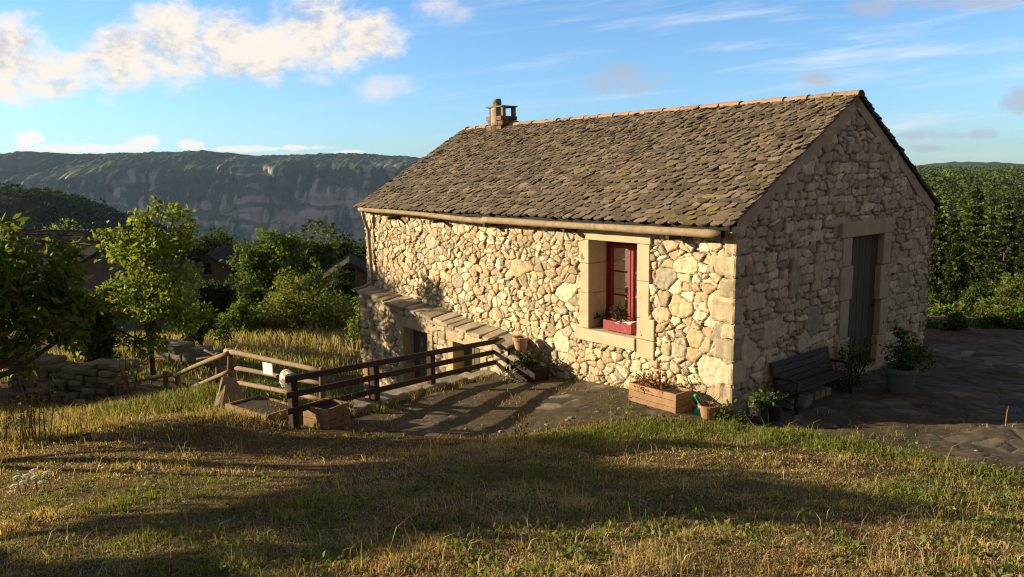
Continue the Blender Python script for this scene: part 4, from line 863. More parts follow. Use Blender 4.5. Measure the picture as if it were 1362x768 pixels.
for i, (px, pt, Y) in enumerate(spots):
    top = at(px, pt, Y); zg = gz(top[0], top[1]); H = max(3.2, top[2]-zg); lab = '%s conifer of the wood behind the yard, right of the gable wall' % names_[i % 8]
    lab = 'green conifer in the sunlit wood behind the paved yard'
    if i < 5: protos.append((conifer('conifer', (top[0], top[1], zg), H, H*.19, 300+i, lab, CG), H))
    else:
        r, H0 = protos[i % 5]; dup(r, (top[0], top[1], zg), i*1.3, lab, CG, H/H0)
# sunlit scrub between the yard and the conifers
def scrub(px, pt, pb, w, Y, n, pal, label, seed, size=.11): bush(px-w/2, px+w/2, pt, pb, Y, n, pal, label, seed, size, group='scrub along the back of the yard')
scrub(1262, 402, 432, 70, 21, 2200, GR['fresh']+GR['olive']+GR['mid'], 'sunlit low bush just right of the gable wall', 80)
scrub(1325, 396, 436, 80, 22, 2200, GR['mid']+GR['olive'], 'leafy mid green bush in the middle of the yard edge', 81)
scrub(1388, 372, 440, 90, 21, 2600, GR['mid']+GR['fresh'], 'taller leafy bush at the right edge of the picture', 82)
scrub(1350, 356, 420, 70, 26, 1800, GR['olive']+GR['mid'], 'pale bush standing behind the yard bushes', 83, .13)
scrub(1290, 372, 420, 70, 27, 1600, GR['mid']+GR['dark'], 'dull green bush below the conifers', 84, .13)
scrub(1240, 388, 430, 50, 25, 1300, GR['mid']+GR['dark'], 'dark bush half hidden by the gable wall', 85, .13)
scrub(1450, 385, 450, 90, 19, 1500, GR['mid'], 'green bush beyond the right edge of the yard', 86)

scrub(1268, 414, 446, 60, 15.6, 1100, GR['dark']+GR['mid'], 'low dark shrub at the back edge of the paved yard, nearest the gable wall', 87, .07)
scrub(1318, 418, 444, 56, 16.2, 1000, GR['dark']+GR['mid'], 'low dark shrub at the back edge of the paved yard, in its middle', 88, .07)
scrub(1366, 412, 446, 60, 15.9, 1100, GR['dark']+GR['mid'], 'low dark shrub at the back edge of the paved yard, by the right picture edge', 89, .07)

# ------------------------------------------------------------------ far woods (one mass each)
def far_trees(name, pts, q_each, hgt, rad, pal, seed, leaf, cone=True):
    g = np.random.default_rng(seed); P = []; D = []; S_ = []; T_ = []
    for (x, y, z) in pts:
        h = hgt*g.uniform(.65, 1.25); r = rad*g.uniform(.75, 1.2); k = g.uniform(0, 1, q_each)**(1.25 if cone else .8); a = g.uniform(0, 2*pi, q_each); rr = r*((1-k)**.8 if cone else np.sqrt(np.clip(1-(2*k-1)**2, .02, 1)))*g.uniform(.55, 1.1, q_each)
        P.append(np.stack([x+rr*np.cos(a), y+rr*np.sin(a), z+h*(.08+.92*k)], -1)); D.append(np.stack([np.cos(a), np.sin(a), 0*a-.15], -1)*.9); T_.append(np.full(q_each, g.uniform(.65, 1.3)))
    P = np.concatenate(P); D = np.concatenate(D); V, Q, c = leaf_cloud(P, leaf, g, pal, D, .1, .6); c = c*np.repeat(np.concatenate(T_), 4)[:, None]; return V, Q, c
g = np.random.default_rng(91)
def wedge(n, a0, a1, r0, r1, pw=1.):
    r = r0+(r1-r0)*g.uniform(0, 1, n)**pw; a = g.uniform(a0, a1, n); x = r*np.sin(a); y = r*np.cos(a); return np.stack([x, y, ground(x, y, False)], -1)
FP = [(.075, .105, .028), (.095, .125, .032), (.055, .08, .022)]
a0, a1 = math.atan(.44), math.atan(.86)
parts = [far_trees('w', wedge(170, a0, a1, 66, 150), 420, 4., 1.6, GR['dark'], 1, .42), far_trees('w', wedge(480, a0, a1, 130, 380), 380, 7, 2.4, FP, 2, .66), far_trees('w', wedge(3600, a0, a1, 340, 1350, .8), 66, 9, 4.2, FP, 3, 1.9)]
V = np.concatenate([p[0] for p in parts]); c = np.concatenate([p[2] for p in parts])
tag(mk('pine_forest', V, np.arange(len(V)).reshape(-1, 4), m=M_FARLEAF, col=c), 'pine forest covering the hillside behind the conifers on the right', 'forest', kind='stuff')
parts = [far_trees('w', wedge(60, math.atan(-.9), math.atan(-.12), 66, 100), 420, 6, 2.6, GR['dark']+GR['mid'], 4, .42, False), far_trees('w', wedge(260, math.atan(-.9), math.atan(-.02), 95, 260), 150, 7, 4, GR['dark'], 5, .95, False)]
V = np.concatenate([p[0] for p in parts]); c = np.concatenate([p[2] for p in parts])
tag(mk('valley_wood', V, np.arange(len(V)).reshape(-1, 4), m=M_FARLEAF, col=c), 'dark wood on the valley side beyond the village houses', 'wood', kind='stuff')
# dark wooded spur on the left
ys = np.linspace(220, 420, 30); xs = np.linspace(-520, -90, 70); X, Y = np.meshgrid(xs, ys)
crest = np.interp(X, [-520, -300, -215, -196, -180, -165, -150, -135, -120, -90], [18, 8, 1.5, 0, -4, -12, -19, -30, -50, -90]); Z = crest-4-((Y-300)/60)**2*9-6*np.maximum(0, (300-Y)/80)**1.1*4+3*(fbm(X/18, Y/18, 3, 4)-.5)
ix = np.arange(X.size).reshape(X.shape); Q = np.stack([ix[:-1, :-1], ix[:-1, 1:], ix[1:, 1:], ix[1:, :-1]], -1).reshape(-1, 4)
M_HILL = surf('wooded_ground', (.035, .045, .018), False, (.6, 1.4), .1, .95, .5, .5, .6)
tag(mk('wooded_hill', np.stack([X, Y, Z], -1).reshape(-1, 3), Q, m=M_HILL, smooth=True), kind='structure')
i_ = g.integers(0, X.size, 2600); pts = np.stack([X.ravel()[i_]+g.uniform(-3, 3, 2600), Y.ravel()[i_]+g.uniform(-3, 3, 2600), Z.ravel()[i_]-.5], -1)
V, Q, c = far_trees('h', pts, 36, 5., 3.0, GR['dark']+[(.04, .055, .018)], 6, 2.0, False); tag(mk('hill_wood', V, Q, m=M_FARLEAF, col=c), 'dark trees covering the wooded spur on the left', 'wood', kind='stuff')
# the limestone plateau across the gorge
def plateau_z(px): return np.interp(px, [-400, -100, 0, 30, 100, 180, 240, 270, 330, 400, 470, 520, 556, 640, 800, 1100], [200, 203, 205, 202, 206, 204, 202, 201, 207, 206, 204, 207, 209, 212, 214, 220])
nx = 900; prof_n = 110; pxs = np.linspace(-420, 1000, nx); YT = 2500.
top = np.array([at(p, float(plateau_z(p)), YT) for p in pxs]); xs = top[:, 0]
# profile from the river up: (depth offset, height) ; height in terms of crest
cl_top = np.array([at(p, float(np.interp(p, [-400, 0, 60, 130, 200, 260, 330, 420, 520, 700, 1000], [250, 248, 246, 240, 231, 226, 222, 224, 221, 224, 226])), 2250.)[2] for p in pxs]); cl_bot = np.array([at(p, float(np.interp(p, [-400, 60, 130, 250, 400, 550, 1000], [290, 288, 296, 303, 307, 312, 318])), 2130.)[2] for p in pxs])
V = np.zeros((nx, prof_n, 3)); kk = np.linspace(0, 1, prof_n)
for j, k in enumerate(kk):
    if k < .18: q = k/.18; y = 1750+370*q; z = -420*(1-q)+cl_bot*q
    elif k < .62: q = (k-.18)/.44; y = 2120+70*q; z = cl_bot+(cl_top-cl_bot)*q
    elif k < .9: q = (k-.62)/.28; y = 2190+(YT-2190)*q; z = cl_top+(top[:, 2]-cl_top)*(q**.8)
    else: q = (k-.9)/.1; y = YT+900*q; z = top[:, 2]-60*q*q
    V[:, j, 0] = xs*(y/YT)**.15; V[:, j, 1] = y; V[:, j, 2] = z
X = V[..., 0]; K = np.tile(kk, (nx, 1)); cliff = sst(.12, .2, K)*(1-sst(.6, .68, K))
but = (fbm(X/190, K*1.5, 4, 31)-.5)*220*(1-sst(.66, .95, K)) + (fbm(X/34, K*3.2, 5, 32)-.5)*85*cliff + np.abs(fbm(X/15, K*7, 4, 33)-.5)*42*cliff
V[..., 1] -= but+cliff*26*(fbm(X/160, K*30, 3, 52)-.5); V[..., 2] += (fbm(X/90, K*7, 4, 34)-.5)*20*(1-cliff*.6)*(K > .02)*(1-sst(.8, .9, K)*.8)+(fbm(X/7, K*60, 3, 35)-.5)*9*(1-cliff)*(1-sst(.86, .92, K)*.4)
sc_ = (1+.45*V[..., 0:1]/V[..., 1:2]); V = (V-np.array([0, 0, EYE]))*sc_+np.array([0, 0, EYE])       # the rim runs obliquely, nearer on the left
V[..., 2] += 7*(fbm(X/5.5, K*90, 2, 44)-.5)*sst(.6, .68, K)
V = V.reshape(-1, 3); ix = np.arange(nx*prof_n).reshape(nx, prof_n); Q = np.stack([ix[:-1, :-1], ix[1:, :-1], ix[1:, 1:], ix[:-1, 1:]], -1).reshape(-1, 4)
rock = cliff*sst(.47, .54, .55*fbm(X/13, K*4.5, 4, 40)+.45*fbm(X/75, K*6+fbm(X/30, K*4, 2, 8), 4, 36)+.08*sst(.14, .3, K)*(1-sst(.36, .5, K))-.042)
rock = rock*(1-.85*sst(.50, .58, fbm(X/85+K*3, K*24+fbm(X/25, K*8, 2, 51), 4, 50))); cf = np.array((.026, .046, .017)); cr = np.array((.38, .36, .35)); c = cf*(.6+.8*fbm(X/22, K*30, 4, 37))[..., None]*(1-rock[..., None])+cr*(.6+.7*fbm(X/12, K*9, 4, 38))[..., None]*rock[..., None]
c = c+(np.array((.10, .11, .045))-c)*(sst(.5, .62, fbm(X/120, K*14, 4, 39))*(1-cliff)*.6)[..., None]
M_CLIFF = surf('limestone_cliff', (1, 1, 1), True, (.7, 1.3), .03, .95, .6, .09, 6., patch=None)
tag(mk('plateau_hills', V, Q, m=M_CLIFF, col=c.reshape(-1, 3)), kind='structure')
# far dark ridge on the right
pxs = np.linspace(1000, 1800, 90); Yr = 2400.; rows = []
for k, dz, dy in ((0, -160, -500), (1, -60, -250), (2, 0, 0), (3, -30, 500)):
    rows.append([at(p, float(np.interp(p, [1000, 1215, 1250, 1290, 1330, 1362, 1500, 1800], [222, 221, 217.5, 214.5, 216.5, 219, 220, 222])), Yr)+np.array([0, dy, dz+(fbm(np.array([p/9.]), np.array([k*1.]), 3, 3)[0]-.5)*8*(k == 2)]) for p in pxs])
V = np.array(rows).reshape(-1, 3); ix = np.arange(360).reshape(4, 90); Q = np.stack([ix[:-1, :-1], ix[:-1, 1:], ix[1:, 1:], ix[1:, :-1]], -1).reshape(-1, 4)
tag(mk('far_ridge', V, Q, m=M_HILL, smooth=True), kind='structure')

# ------------------------------------------------------------------ trees outside the frame on the left: the morning shadows on the grass and house come from them
OUT = 'trees outside the frame on the left'
SUN_AZ = (-1., .13); 
def otree(x, y, zb, zt, r, label, seed, n=3200, ry=None):
    b = gp(x, y); g = np.random.default_rng(seed); ry = ry or r; bl = []
    for i in range(9): a = g.uniform(0, 2*pi); q = g.uniform(.2, .85); bl.append((cos(a)*r*.6, sin(a)*ry*.6, zb+(zt-zb)*q-b[2], r*.5, ry*.5, (zt-zb)*.28))
    tree('leafy_tree', b, bl, n, .2, GR['mid']+GR['dark'], label, seed, .16, 'tree', OUT, clumps=20, sig=.24)
def otree_at(x, y, bl, n, label, seed):          # blobs: offset along y, height above datum, radii
    b = gp(x, y); tree('leafy_tree', b, [(dx, dy, z-b[2], rx, ry, rz) for dx, dy, z, rx, ry, rz in bl], n, .2, GR['mid']+GR['dark'], label, seed, .13, 'tree', OUT, clumps=16, sig=.26)
otree_at(-10.4, 9.1, [(0, -2.8, 3.75, .7, .75, .5), (.2, -1.8, 3.7, .8, .75, .5), (-.2, -.8, 3.55, .7, .65, .28), (0, .3, 3.5, .45, .5, .18), (-.3, -2.4, 4.35, .7, .65, .25)], 9500, 'broad leafy tree beside the lawn, nearest the walnut', 201)
otree_at(-10.2, 4.5, [(0, 0, 3.15, .6, .75, .42), (0, -.6, 3.3, .6, .7, .42)], 5200, 'small leafy tree at the near left of the lawn', 202)
otree_at(-16, 15.2, [(0, 0, 2., 1.2, 1.1, .9), (0, -.9, 1.6, 1, 1, .8), (0, .9, 1.9, 1, 1, .8), (-.8, -.2, 1.2, 1, 1.4, .7)], 10000, 'wide leafy tree left of the dry stone wall', 204)
otree_at(-15.9, 19.2, [(0, -.9, 3.5, 1., .5, 1.0), (0, 0, 4.0, 1., .7, .9), (0, .9, 4.2, 1., .7, .9), (0, .2, 2.1, 1., 1.1, 1.2)], 6200, 'tall leafy tree behind the dry stone wall', 205)
otree_at(-25.5, 31.5, [(0, -1.6, 3.4, 1.6, 1.8, 1.8), (0, 1.2, 3.8, 1.6, 2., 1.6), (0, 0, 1.2, 1.8, 2.6, 1.6), (-1, 0, 4.4, 1.5, 2., 1.2)], 12000, 'tall leafy tree beside the large shaded house', 206)

# ------------------------------------------------------------------ grass
def blades(P, h, w, col, g, lean=.45, base_z=None):
    n = len(P); a = g.uniform(0, 2*pi, n); s = np.stack([np.cos(a), np.sin(a), 0*a], -1); b = g.uniform(0, 2*pi, n); l = np.stack([np.cos(b), np.sin(b), 0*b], -1)*(h*g.uniform(.1, 1, n)*lean*1.6)[:, None]; up = np.zeros((n, 3)); up[:, 2] = h
    s = s*w[:, None]*.5
    V = np.stack([P-s, P+s, P+l*.28+up*.6-s*.75, P+l*.28+up*.6+s*.75, P+l+up*(1-.25*np.minimum(lean, 2.))[..., None] if np.ndim(lean) else P+l+up*(1-.25*lean)], 1).reshape(-1, 3); k = np.arange(n)*5
    Q = np.stack([k, k+1, k+3, k+2], -1); T = np.stack([k+2, k+3, k+4], -1); return V, Q, T, np.repeat(col, 5, 0)
def grass_col(x, y, g):
    n = len(x); z1 = fbm(x*.8, y*.8, 4, 61); z2 = fbm(x*2.2, y*2.2, 3, 62); lush = np.exp(-((y-edge_y(x)+.55)/.7)**2)*sst(-.9, .6, x)+.45*sst(2.5, 5, x)*sst(3.6, 5, y)+.25*sst(-2.6, -4.2, x)
    pal = np.array([(.14, .16, .032), (.205, .19, .05), (.29, .225, .085), (.42, .32, .16), (.27, .16, .07)])
    s = np.clip((z1-.5)*2.6+.57+.12*sst(1., -2., x)-.42*lush+g.normal(0, .22, n)+.28*(z2-.5), 0, .999)
    i = np.clip((s*4.0).astype(int), 0, 3); i = np.where((g.random(n) < .35*sst(.5, .62, z2)) & (lush < .3), 4, i); return pal[i]*g.uniform(.7, 1.3, (n, 1))
g = np.random.default_rng(71); n = 560000
r = 2.2*(11.8/2.2)**g.random(n); a = g.uniform(-.74, .74, n); x = r*np.sin(a)*1.0; y = r*np.cos(a)
pv = paved(x, y); dens = np.clip(.50+1.3*(fbm(x*1.0, y*1.0, 4, 64)-.42)+.8*np.exp(-((y-edge_y(x)+.5)/.8)**2)*sst(-1.2, .3, x)+.35*(fbm(x*6, y*6, 2, 65)-.5), .06, 1)
bare = np.exp(-((x+1.75)/1.25)**2-((y-6.9)/.85)**2); dens = dens*(1-.85*bare)
s_f = (x-FP0[0])*FN[0]+(y-FP0[1])*FN[1]
ok = (g.random(n) < dens) & ((pv < .0) | (g.random(n) < .16*sst(.48, .62, fbm(x*1.5, y*1.5, 4, 77)+.16*sst(.75, .0, pv)+.05*(x < 2.6))+.02)) & ~house_in(x, y, .05)
x, y = x[ok], y[ok]; r = r[ok]; z = ground(x, y)-.005; col = grass_col(x, y, g)
tuft = sst(.55, .72, fbm(x*2.6, y*2.6, 3, 67)); lushk = np.exp(-((y-edge_y(x)+.45)/.6)**2)*sst(-.9, .6, x)
h = (.022+.035*tuft*sst(2.5, 6, r)+.012*tuft+.048*lushk)*g.uniform(.4, 1.5, len(x))*(.7+.04*r); h = np.where(g.random(len(x)) < .012, h*2.6+.06, h); w = (.0028+.0008*r)*g.uniform(.6, 1.3, len(x))
flat = g.random(len(x)) < .30; col = np.where(flat[:, None], np.array([(.30, .22, .10), (.22, .15, .07), (.36, .28, .15)])[g.integers(0, 3, len(x))]*g.uniform(.6, 1.2, (len(x), 1)), col); h = np.where(flat, .012+.02*g.random(len(x)), h)
V, Q, T, c = blades(np.stack([x, y, z], -1), h, w, col, g, np.where(flat, 2.6, .75)); tag(mk('lawn_grass', V, Q, T, m=M_GRASS, col=c), 'short patchy lawn grass, green and straw coloured, in the foreground', 'grass', kind='stuff')
# small broad-leaved weeds and clover in the turf, and pebbles along the terrace edge
m_ = 1500; rr = 2.6*(9.5/2.6)**g.random(m_); aa = g.uniform(-.7, .7, m_); wx, wy = rr*np.sin(aa), rr*np.cos(aa); ok = (paved(wx, wy) < .1) & (fbm(wx*1.4, wy*1.4, 3, 73) > .5); wx, wy = wx[ok], wy[ok]; k_ = np.repeat(np.arange(len(wx)), 14)
P = np.stack([wx[k_]+g.normal(0, .045, len(k_)), wy[k_]+g.normal(0, .045, len(k_)), 0*wx[k_]], -1); P[:, 2] = ground(P[:, 0], P[:, 1])+g.uniform(.004, .035, len(P)); V, Q, c = leaf_cloud(P, .034, g, [(.10, .15, .03), (.14, .17, .03), (.08, .11, .025), (.17, .16, .05)], None, -.4, .6)
tag(mk('ground_weeds', V, Q, m=M_GRASS, col=c), 'small broad leaved weeds scattered through the lawn', 'weeds', kind='stuff')
mb = MB(); m_ = 240; wx = g.uniform(-2.4, 7.5, m_); wy = edge_y(wx)+g.normal(.25, .35, m_)
for q in range(m_):
    if house_in(wx[q], wy[q], .02): continue
    r_ = .008+.022*g.random()**3; box(mb, (wx[q], wy[q], gz(wx[q], wy[q])+r_*.4), (r_*2*g.uniform(.8, 1.4), r_*2*g.uniform(.7, 1.2), r_*1.2), frame_along((g.normal(), g.normal(), .1)), r_*.45, np.ones(3)*g.uniform(.45, 1.05))
tag(mb.build('pebbles', M_KERB), 'loose pebbles along the edge between lawn and paving', 'pebbles', kind='stuff')
# taller tufts: dry straw clumps in the lawn and rank grass along the fence, bank and walls
def clumps_at(cs, per, spread, hh, ww, pal, g, lean=.6):
    cs = np.asarray(cs); n = len(cs)*per; k = np.repeat(np.arange(len(cs)), per); p = cs[k]+g.normal(0, 1, (n, 2))*spread; z = ground(p[:, 0], p[:, 1])-.01; pal = np.asarray(pal); col = pal[g.integers(0, len(pal), n)]*g.uniform(.7, 1.3, (n, 1)); sc = g.uniform(.6, 1.4, len(cs))[k]
    return blades(np.stack([p[:, 0], p[:, 1], z], -1), hh*sc*g.uniform(.45, 1.2, n), np.full(n, ww), col, g, lean)
def joinb(L):
    V = []; Q = []; T = []; C_ = []; n = 0
    for v, q, t_, c in L: V.append(v); Q.append(q+n); T.append(t_+n); C_.append(c); n += len(v)
    return np.concatenate(V), np.concatenate(Q), np.concatenate(T), np.concatenate(C_)
straw = [(.36, .27, .12), (.30, .21, .09), (.40, .31, .16), (.22, .17, .06)]; rank = [(.12, .15, .03), (.17, .17, .04), (.26, .21, .08), (.09, .12, .025)]
q = 150; rr = 2.6*(9/2.6)**g.random(q); aa = g.uniform(-.62, .66, q); cs = np.stack([rr*np.sin(aa), rr*np.cos(aa)], -1); cs = cs[(paved(cs[:, 0], cs[:, 1]) < -.1)]
L_ = [clumps_at(cs, 30, .07, .10, .005, straw+rank, g, 1.1)]
cs = np.array([(atx[0], atx[1]) for atx in [at(p, 740, 3.6) for p in (1180, 1275, 890, 840)]]); L_.append(clumps_at(cs, 45, .06, .17, .004, straw, g, .6))
V, Q, T, c = joinb(L_); tag(mk('dry_tufts', V, Q, T, m=M_GRASS, col=c), 'scattered straw coloured tufts of taller grass on the lawn', 'grass', kind='stuff')
# rank grass: left bank, by the log fence, kerb and box
n = 1500; x = g.uniform(-9.5, -2.4, n); y = 8.6+g.uniform(0, 1, n)*5.0; ss = (x-FP0[0])*FN[0]+(y-FP0[1])*FN[1]; ok = (ss > .25) & (fbm(x*.9, y*.9, 3, 68) > .40) & (y < 9.6+(-x-2.4)*.75); cs = np.stack([x[ok], y[ok]], -1)
L_ = [clumps_at(cs, 13, .13, .15, .009, rank[:3]+straw, g, .6)]
n = 900; x = g.uniform(-6, -1.0, n); y = g.uniform(10.5, 17.2, n); ss = (x-FP0[0])*FN[0]+(y-FP0[1])*FN[1]; u_, v_ = UV(x, y); ok = (ss > .45) & ~((u_ > 3.8) & (u_ < HL) & (v_ > -.6)) ; L_.append(clumps_at(np.stack([x[ok], y[ok]], -1), 20, .14, .16, .012, [(.09, .13, .025), (.12, .15, .03), (.15, .16, .04)], g, .5))
cs = [FP0+(FP1-FP0)*k-FN*(.13+.1*g.random()) for k in np.linspace(0, 1., 26)]+[FP0+(FP1-FP0)*k-FN*.3 for k in g.random(8)]; L_.append(clumps_at(cs, 14, .06, .14, .009, rank+straw[:2], g, .7))
u_ = g.uniform(0, 3.4, 22); cs = [O2+DL*a-DW*(.1+.1*g.random()) for a in u_]; L_.append(clumps_at(cs, 12, .05, .09, .008, rank, g, .7))
V, Q, T, c = joinb(L_); tag(mk('rank_grass', V, Q, T, m=M_GRASS, col=c), 'taller uneven grass along the fences and down the left bank', 'grass', kind='stuff')
# golden meadow below the house end
n = 26000; x = g.uniform(-12.5, -1.2, n); y = g.uniform(15.5, 30, n); u_, v_ = UV(x, y); ok = ~((u_ < HL+.2) & (v_ > -.6)) & (g.random(n) < .25+.9*sst(.35, .6, fbm(x*.5, y*.5, 3, 69))); x, y = x[ok], y[ok]; z = ground(x, y)
tall = sst(17.5, 22, y); gold = np.array([(.40, .31, .15), (.34, .26, .13), (.28, .24, .10), (.44, .36, .21)]); grn = np.array([(.14, .17, .035), (.19, .19, .05), (.11, .14, .03)]); pick = (g.random(len(x)) < .2+.62*tall)[:, None]
col = np.where(pick, gold[g.integers(0, 4, len(x))], grn[g.integers(0, 3, len(x))])*g.uniform(.7, 1.25, (len(x), 1)); V, Q, T, c = blades(np.stack([x, y, z], -1), (.14+.26*tall)*g.uniform(.4, 1.2, len(x)), np.full(len(x), .026), col, g, .35)
tag(mk('meadow_grass', V, Q, T, m=M_GRASS, col=c), 'tall golden meadow grass below the far end of the house', 'grass', kind='stuff')
# white umbels on the left, weed stalks
for i, (px, py) in enumerate([(22, 634), (30, 641), (45, 625), (62, 628), (46, 634), (34, 632), (18, 646), (56, 640)]):
    tp = at(px, py, 6.3+.12*(i % 3)); bz = gz(tp[0], tp[1]); e = empty('wild_flower', (tp[0], tp[1], bz), 'white flat umbel flower on a thin stem in the grass at lower left', 'flower', 'white umbels at lower left')
    mb = MB(); tube(mb, line((tp[0]+.02, tp[1], bz-.02), tp, 5, .01, i), [.004, .0035, .003, .003, .002], 5, (2., 2.4, .8)); mb.build('stem', M_BARK, e)
    mb = MB()
    for k in range(16): rr = .034*math.sqrt(k/16.); aa = k*2.4; lathe(mb, [(0, -.006), (.009, 0), (.007, .006), (0, .007)], tp+np.array([rr*cos(aa), rr*sin(aa), -.8*rr*rr/.05]), 6)
    mb.build('flower_head', M_FLOWER, e)
def stalks(px, pb, pt, Y, n, spread, label, seed, col, name='dry_weed', lw=.008):
    g = np.random.default_rng(seed); b = at(px, pb, Y); b = gp(b[0], b[1]); top = at(px, pt, Y); h = top[2]-b[2]; e = empty(name, b, label, 'plant'); mb = MB(); P = []
    for i in range(n):
        o = b+np.array([g.normal(0, spread), g.normal(0, spread), 0]); hh = h*g.uniform(.5, 1.05); q = line(o, o+np.array([g.normal(0, .1)*h, g.normal(0, .1)*h, hh]), 5, .01, seed+i); tube(mb, q, np.linspace(lw, lw*.35, 5), 5, col); P += [q[2:][j]+g.normal(0, .02, 3) for j in range(3) for _ in range(5)]
    mb.build('stems', M_BARK, e); V, Q, c = leaf_cloud(np.array(P), .05, g, rank+straw, None, .0, .35); mk('leaves', V, Q, m=M_LEAF, parent=e, col=c)
stalks(38, 572, 503, 8.9, 16, .12, 'clump of upright dry stalks at the left edge above the lawn', 401, (2.6, 1.9, 1.1))
stalks(695, 600, 556, 8.2, 4, .05, 'thin grey weed standing at the lawn edge before the terrace', 402, (2.2, 2.0, 1.4), lw=.005)
stalks(836, 572, 520, 9.3, 3, .03, 'tall yellow green weed growing before the wooden planter', 403, (1.6, 2.2, .6), lw=.006)
stalks(1258, 700, 655, 4.9, 3, .06, 'sprawling pale weed in the lawn at lower right', 404, (2.6, 2.4, 1.6), lw=.004)
stalks(380, 545, 505, 9.9, 9, .14, 'dry stalks growing in the low pale planter box', 405, (2.6, 1.7, 1.), lw=.005)
stalks(462, 556, 525, 9.5, 5, .05, 'thin twiggy plant leaning out of the planter box by the fence', 406, (2., 1.6, 1.2), lw=.005)

# ================================================================== SKY, SUN, AIR, CAMERA
SUN_EL = radians(16.); saz = np.array([-1., .14]); saz /= np.linalg.norm(saz)
sd = np.array([saz[0]*cos(SUN_EL), saz[1]*cos(SUN_EL), sin(SUN_EL)])
L_ = bpy.data.lights.new('sun', 'SUN'); L_.energy = 5.; L_.angle = radians(.5); L_.color = (1., .82, .52)
so = bpy.data.objects.new('sun', L_); COL.objects.link(so); so.rotation_euler = Vector(-sd).to_track_quat('-Z', 'Y').to_euler(); so.location = (-20, 0, 20)
w = bpy.data.worlds.new('World'); S.world = w; w.use_nodes = True; t = w.node_tree; t.nodes.clear(); L = t.links.new
SKY_STR = .085
out = N(t, 'ShaderNodeOutputWorld'); bg = N(t, 'ShaderNodeBackground', Strength=SKY_STR); L(bg.outputs[0], out.inputs[0])
sky = t.nodes.new('ShaderNodeTexSky'); sky.sky_type = 'NISHITA'; sky.sun_disc = False; sky.sun_elevation = SUN_EL; sky.sun_rotation = math.atan2(saz[0], saz[1]); sky.altitude = 900; sky.air_density = 1.; sky.dust_density = .25; sky.ozone_density = 2.2
hs = N(t, 'ShaderNodeHueSaturation', Saturation=1.18, Value=1.0); L(sky.outputs[0], hs.inputs['Color']); skyc = mix(t, 'MULTIPLY', 1., hs.outputs[0], (.92, 1.02, 1.16))
def mt(op, a, b=None, clamp=False):
    n = t.nodes.new('ShaderNodeMath'); n.operation = op; n.use_clamp = clamp
    for i, v in enumerate((a, b)):
        if v is None: continue
        if hasattr(v, 'links'): L(v, n.inputs[i])
        else: n.inputs[i].default_value = v
    return n.outputs[0]
tc = t.nodes.new('ShaderNodeTexCoord'); sx = t.nodes.new('ShaderNodeSeparateXYZ'); L(tc.outputs['Generated'], sx.inputs[0])
yy = mt('MAXIMUM', sx.outputs[1], .08); ax = mt('DIVIDE', sx.outputs[0], yy); az = mt('DIVIDE', sx.outputs[2], yy)
def vec(a, b, c=0.):
    n = t.nodes.new('ShaderNodeCombineXYZ')
    for i, v in enumerate((a, b, c)):
        if hasattr(v, 'links'): L(v, n.inputs[i])
        else: n.inputs[i].default_value = v
    return n.outputs[0]
def sn(v, scale, detail=6, rough=.6, dist=0.):
    n = N(t, 'ShaderNodeTexNoise', Scale=scale, Detail=detail, Roughness=rough, Distortion=dist); L(v, n.inputs['Vector']); return n.outputs['Fac']
base = vec(ax, mt('MULTIPLY', az, 1.5)); n1 = sn(base, 14, 10, .66, .25); n2 = sn(vec(mt('ADD', ax, .022), mt('ADD', mt('MULTIPLY', az, 1.5), .05)), 14, 10, .66, .25); n3 = sn(base, 30, 5, .6)
front = mt('GREATER_THAN', sx.outputs[1], .08)
def blob_field(bl):
    f = None
    for px, py, rx, ry in bl:
        d = ray(px, py); cx, cz = d[0]/d[1], d[2]/d[1]; q = mt('ADD', mt('POWER', mt('ABSOLUTE', mt('MULTIPLY', mt('SUBTRACT', ax, cx), F/rx)), 2.), mt('POWER', mt('ABSOLUTE', mt('MULTIPLY', mt('SUBTRACT', az, cz), F/ry)), 2.)); v = mt('SUBTRACT', 1., q); f = v if f is None else mt('MAXIMUM', f, v)
    return f
def smooth(v, a, b):
    n = t.nodes.new('ShaderNodeMapRange'); n.interpolation_type = 'SMOOTHSTEP'; n.inputs[1].default_value = a; n.inputs[2].default_value = b; L(v, n.inputs[0]); return n.outputs[0]
big = blob_field([(10, 85, 60, 50), (70, 98, 60, 34), (160, 80, 62, 45), (240, 60, 62, 52), (300, 62, 58, 44), (360, 70, 55, 34), (425, 48, 62, 52), (480, 50, 48, 36), (-60, 80, 70, 55)])
dens = smooth(mt('ADD', mt('MAXIMUM', big, -2.), mt('MULTIPLY', mt('SUBTRACT', n1, .5), 5.2)), -.62, .95)
small = blob_field([(588, 8, 40, 24), (515, 116, 46, 20), (832, 106, 50, 22), (1085, 106, 26, 15), (1355, 132, 22, 20), (1310, 178, 22, 9), (1240, 180, 46, 8), (1300, 2, 120, 12), (1165, 10, 40, 16), (1235, 197, 30, 6)])
dsm = mt('MULTIPLY', smooth(mt('ADD', mt('MAXIMUM', small, -2.), mt('MULTIPLY', mt('SUBTRACT', n1, .5), 4.6)), -.3, 1.3), .7)
low = blob_field([(38, 187, 20, 13), (190, 193, 24, 11), (256, 194, 18, 8), (110, 198, 110, 6), (470, 203, 22, 4), (340, 198, 90, 4)])
dlo = mt('MULTIPLY', smooth(mt('ADD', mt('MAXIMUM', low, -2.), mt('MULTIPLY', mt('SUBTRACT', sn(base, 30, 8, .66), .5), 5.5)), -.3, .7), .95)
st = sn(vec(mt('MULTIPLY', ax, 1.0), mt('ADD', mt('MULTIPLY', az, 11.), mt('MULTIPLY', ax, -1.2))), 3.2, 8, .6, .4)
cir = mt('MULTIPLY', mt('MULTIPLY', smooth(st, .47, .78), .55), mt('ADD', smooth(ax, -.25, .35), .25))
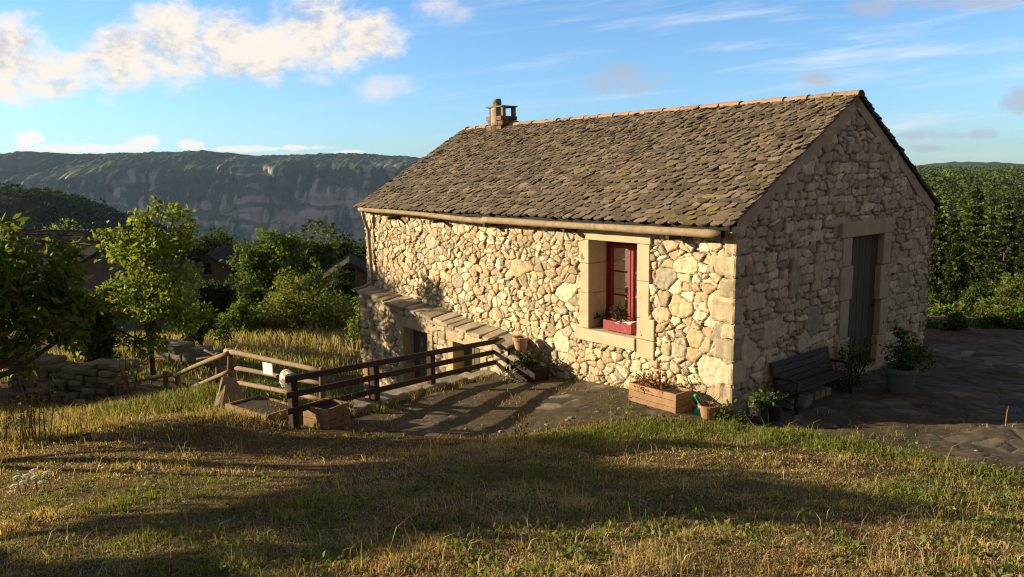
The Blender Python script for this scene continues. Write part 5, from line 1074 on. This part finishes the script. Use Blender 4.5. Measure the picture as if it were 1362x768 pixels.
cir = mt('MULTIPLY', cir, smooth(mt('SUBTRACT', 1., az), .55, .85))
lit = smooth(mt('ADD', mt('MULTIPLY', mt('SUBTRACT', n1, n2), 4.), mt('MULTIPLY', n3, .6)), -.6, .45)
k = .47/SKY_STR
ccol = mix(t, 'MIX', lit, (.66*k, .60*k, .58*k), (1.0*k, .90*k, .78*k)); scol = mix(t, 'MIX', smooth(ax, -.12, .08), (.95*k, .86*k, .86*k), (.50*k, .50*k, .60*k))
skyc = mix(t, 'MULTIPLY', mt('SUBTRACT', 1., smooth(az, .0, .2)), skyc, (.60, .77, .94))
hid = mt('MAXIMUM', smooth(sx.outputs[2], .42, .7), mt('SUBTRACT', 1., smooth(sx.outputs[1], -.15, .25)))      # added grey sheet over the unseen sky overhead and behind, to set shade fill
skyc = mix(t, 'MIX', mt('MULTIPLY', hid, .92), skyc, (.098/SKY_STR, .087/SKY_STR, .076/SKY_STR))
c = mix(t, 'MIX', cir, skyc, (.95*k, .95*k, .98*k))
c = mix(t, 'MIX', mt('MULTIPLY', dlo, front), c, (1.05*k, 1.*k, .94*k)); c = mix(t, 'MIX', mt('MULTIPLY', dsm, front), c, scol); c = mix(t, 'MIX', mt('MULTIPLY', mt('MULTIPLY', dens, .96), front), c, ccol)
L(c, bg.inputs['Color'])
# the air between here and the far plateau
HAZE = .65e-4
me = bpy.data.meshes.new('haze'); bm = bmesh.new(); bmesh.ops.create_cube(bm, size=1)
for v in bm.verts: v.co = Vector((v.co.x*12100, 1500+v.co.y*9100, -150+v.co.z*700))
bm.to_mesh(me); bm.free()
mh = bpy.data.materials.new('air'); tt = nt(mh); oo = N(tt, 'ShaderNodeOutputMaterial'); pvv = N(tt, 'ShaderNodeVolumePrincipled', Density=HAZE, Anisotropy=.2); pvv.inputs['Color'].default_value = (.42, .62, .95, 1); tt.links.new(pvv.outputs[0], oo.inputs['Volume'])
if HAZE: tag(link_mesh('haze', me, mh), kind='stuff')

cam = bpy.data.cameras.new('camera'); co = bpy.data.objects.new('camera', cam); COL.objects.link(co); S.camera = co
cam.sensor_width = 36; cam.lens = 36*F/1362; cam.clip_start = .05; cam.clip_end = 20000
fw = np.array([0, cos(PI_), -sin(PI_)]); u0 = np.array([0, sin(PI_), cos(PI_)]); r0 = np.array([1., 0, 0]); cr_, sr_ = cos(RO), sin(RO)
rt = cr_*r0+sr_*u0; up = cr_*u0-sr_*r0
co.matrix_world = Matrix(((rt[0], up[0], -fw[0], 0), (rt[1], up[1], -fw[1], 0), (rt[2], up[2], -fw[2], EYE), (0, 0, 0, 1)))
S.render.engine = 'CYCLES'; S.cycles.use_denoising = True; S.cycles.denoiser = 'OPENIMAGEDENOISE'; S.cycles.denoising_input_passes = 'RGB_ALBEDO_NORMAL'; S.cycles.denoising_prefilter = 'NONE'; S.cycles.filter_width = 1.1; S.cycles.max_bounces = 6; S.cycles.transparent_max_bounces = 8; S.cycles.volume_bounces = 0
S.view_settings.view_transform = 'Standard'; S.view_settings.look = 'None'; S.view_settings.gamma = 1; S.view_settings.exposure = 1.15; S.view_settings.use_curve_mapping = False
S.render.resolution_x = 1024; S.render.resolution_y = 577
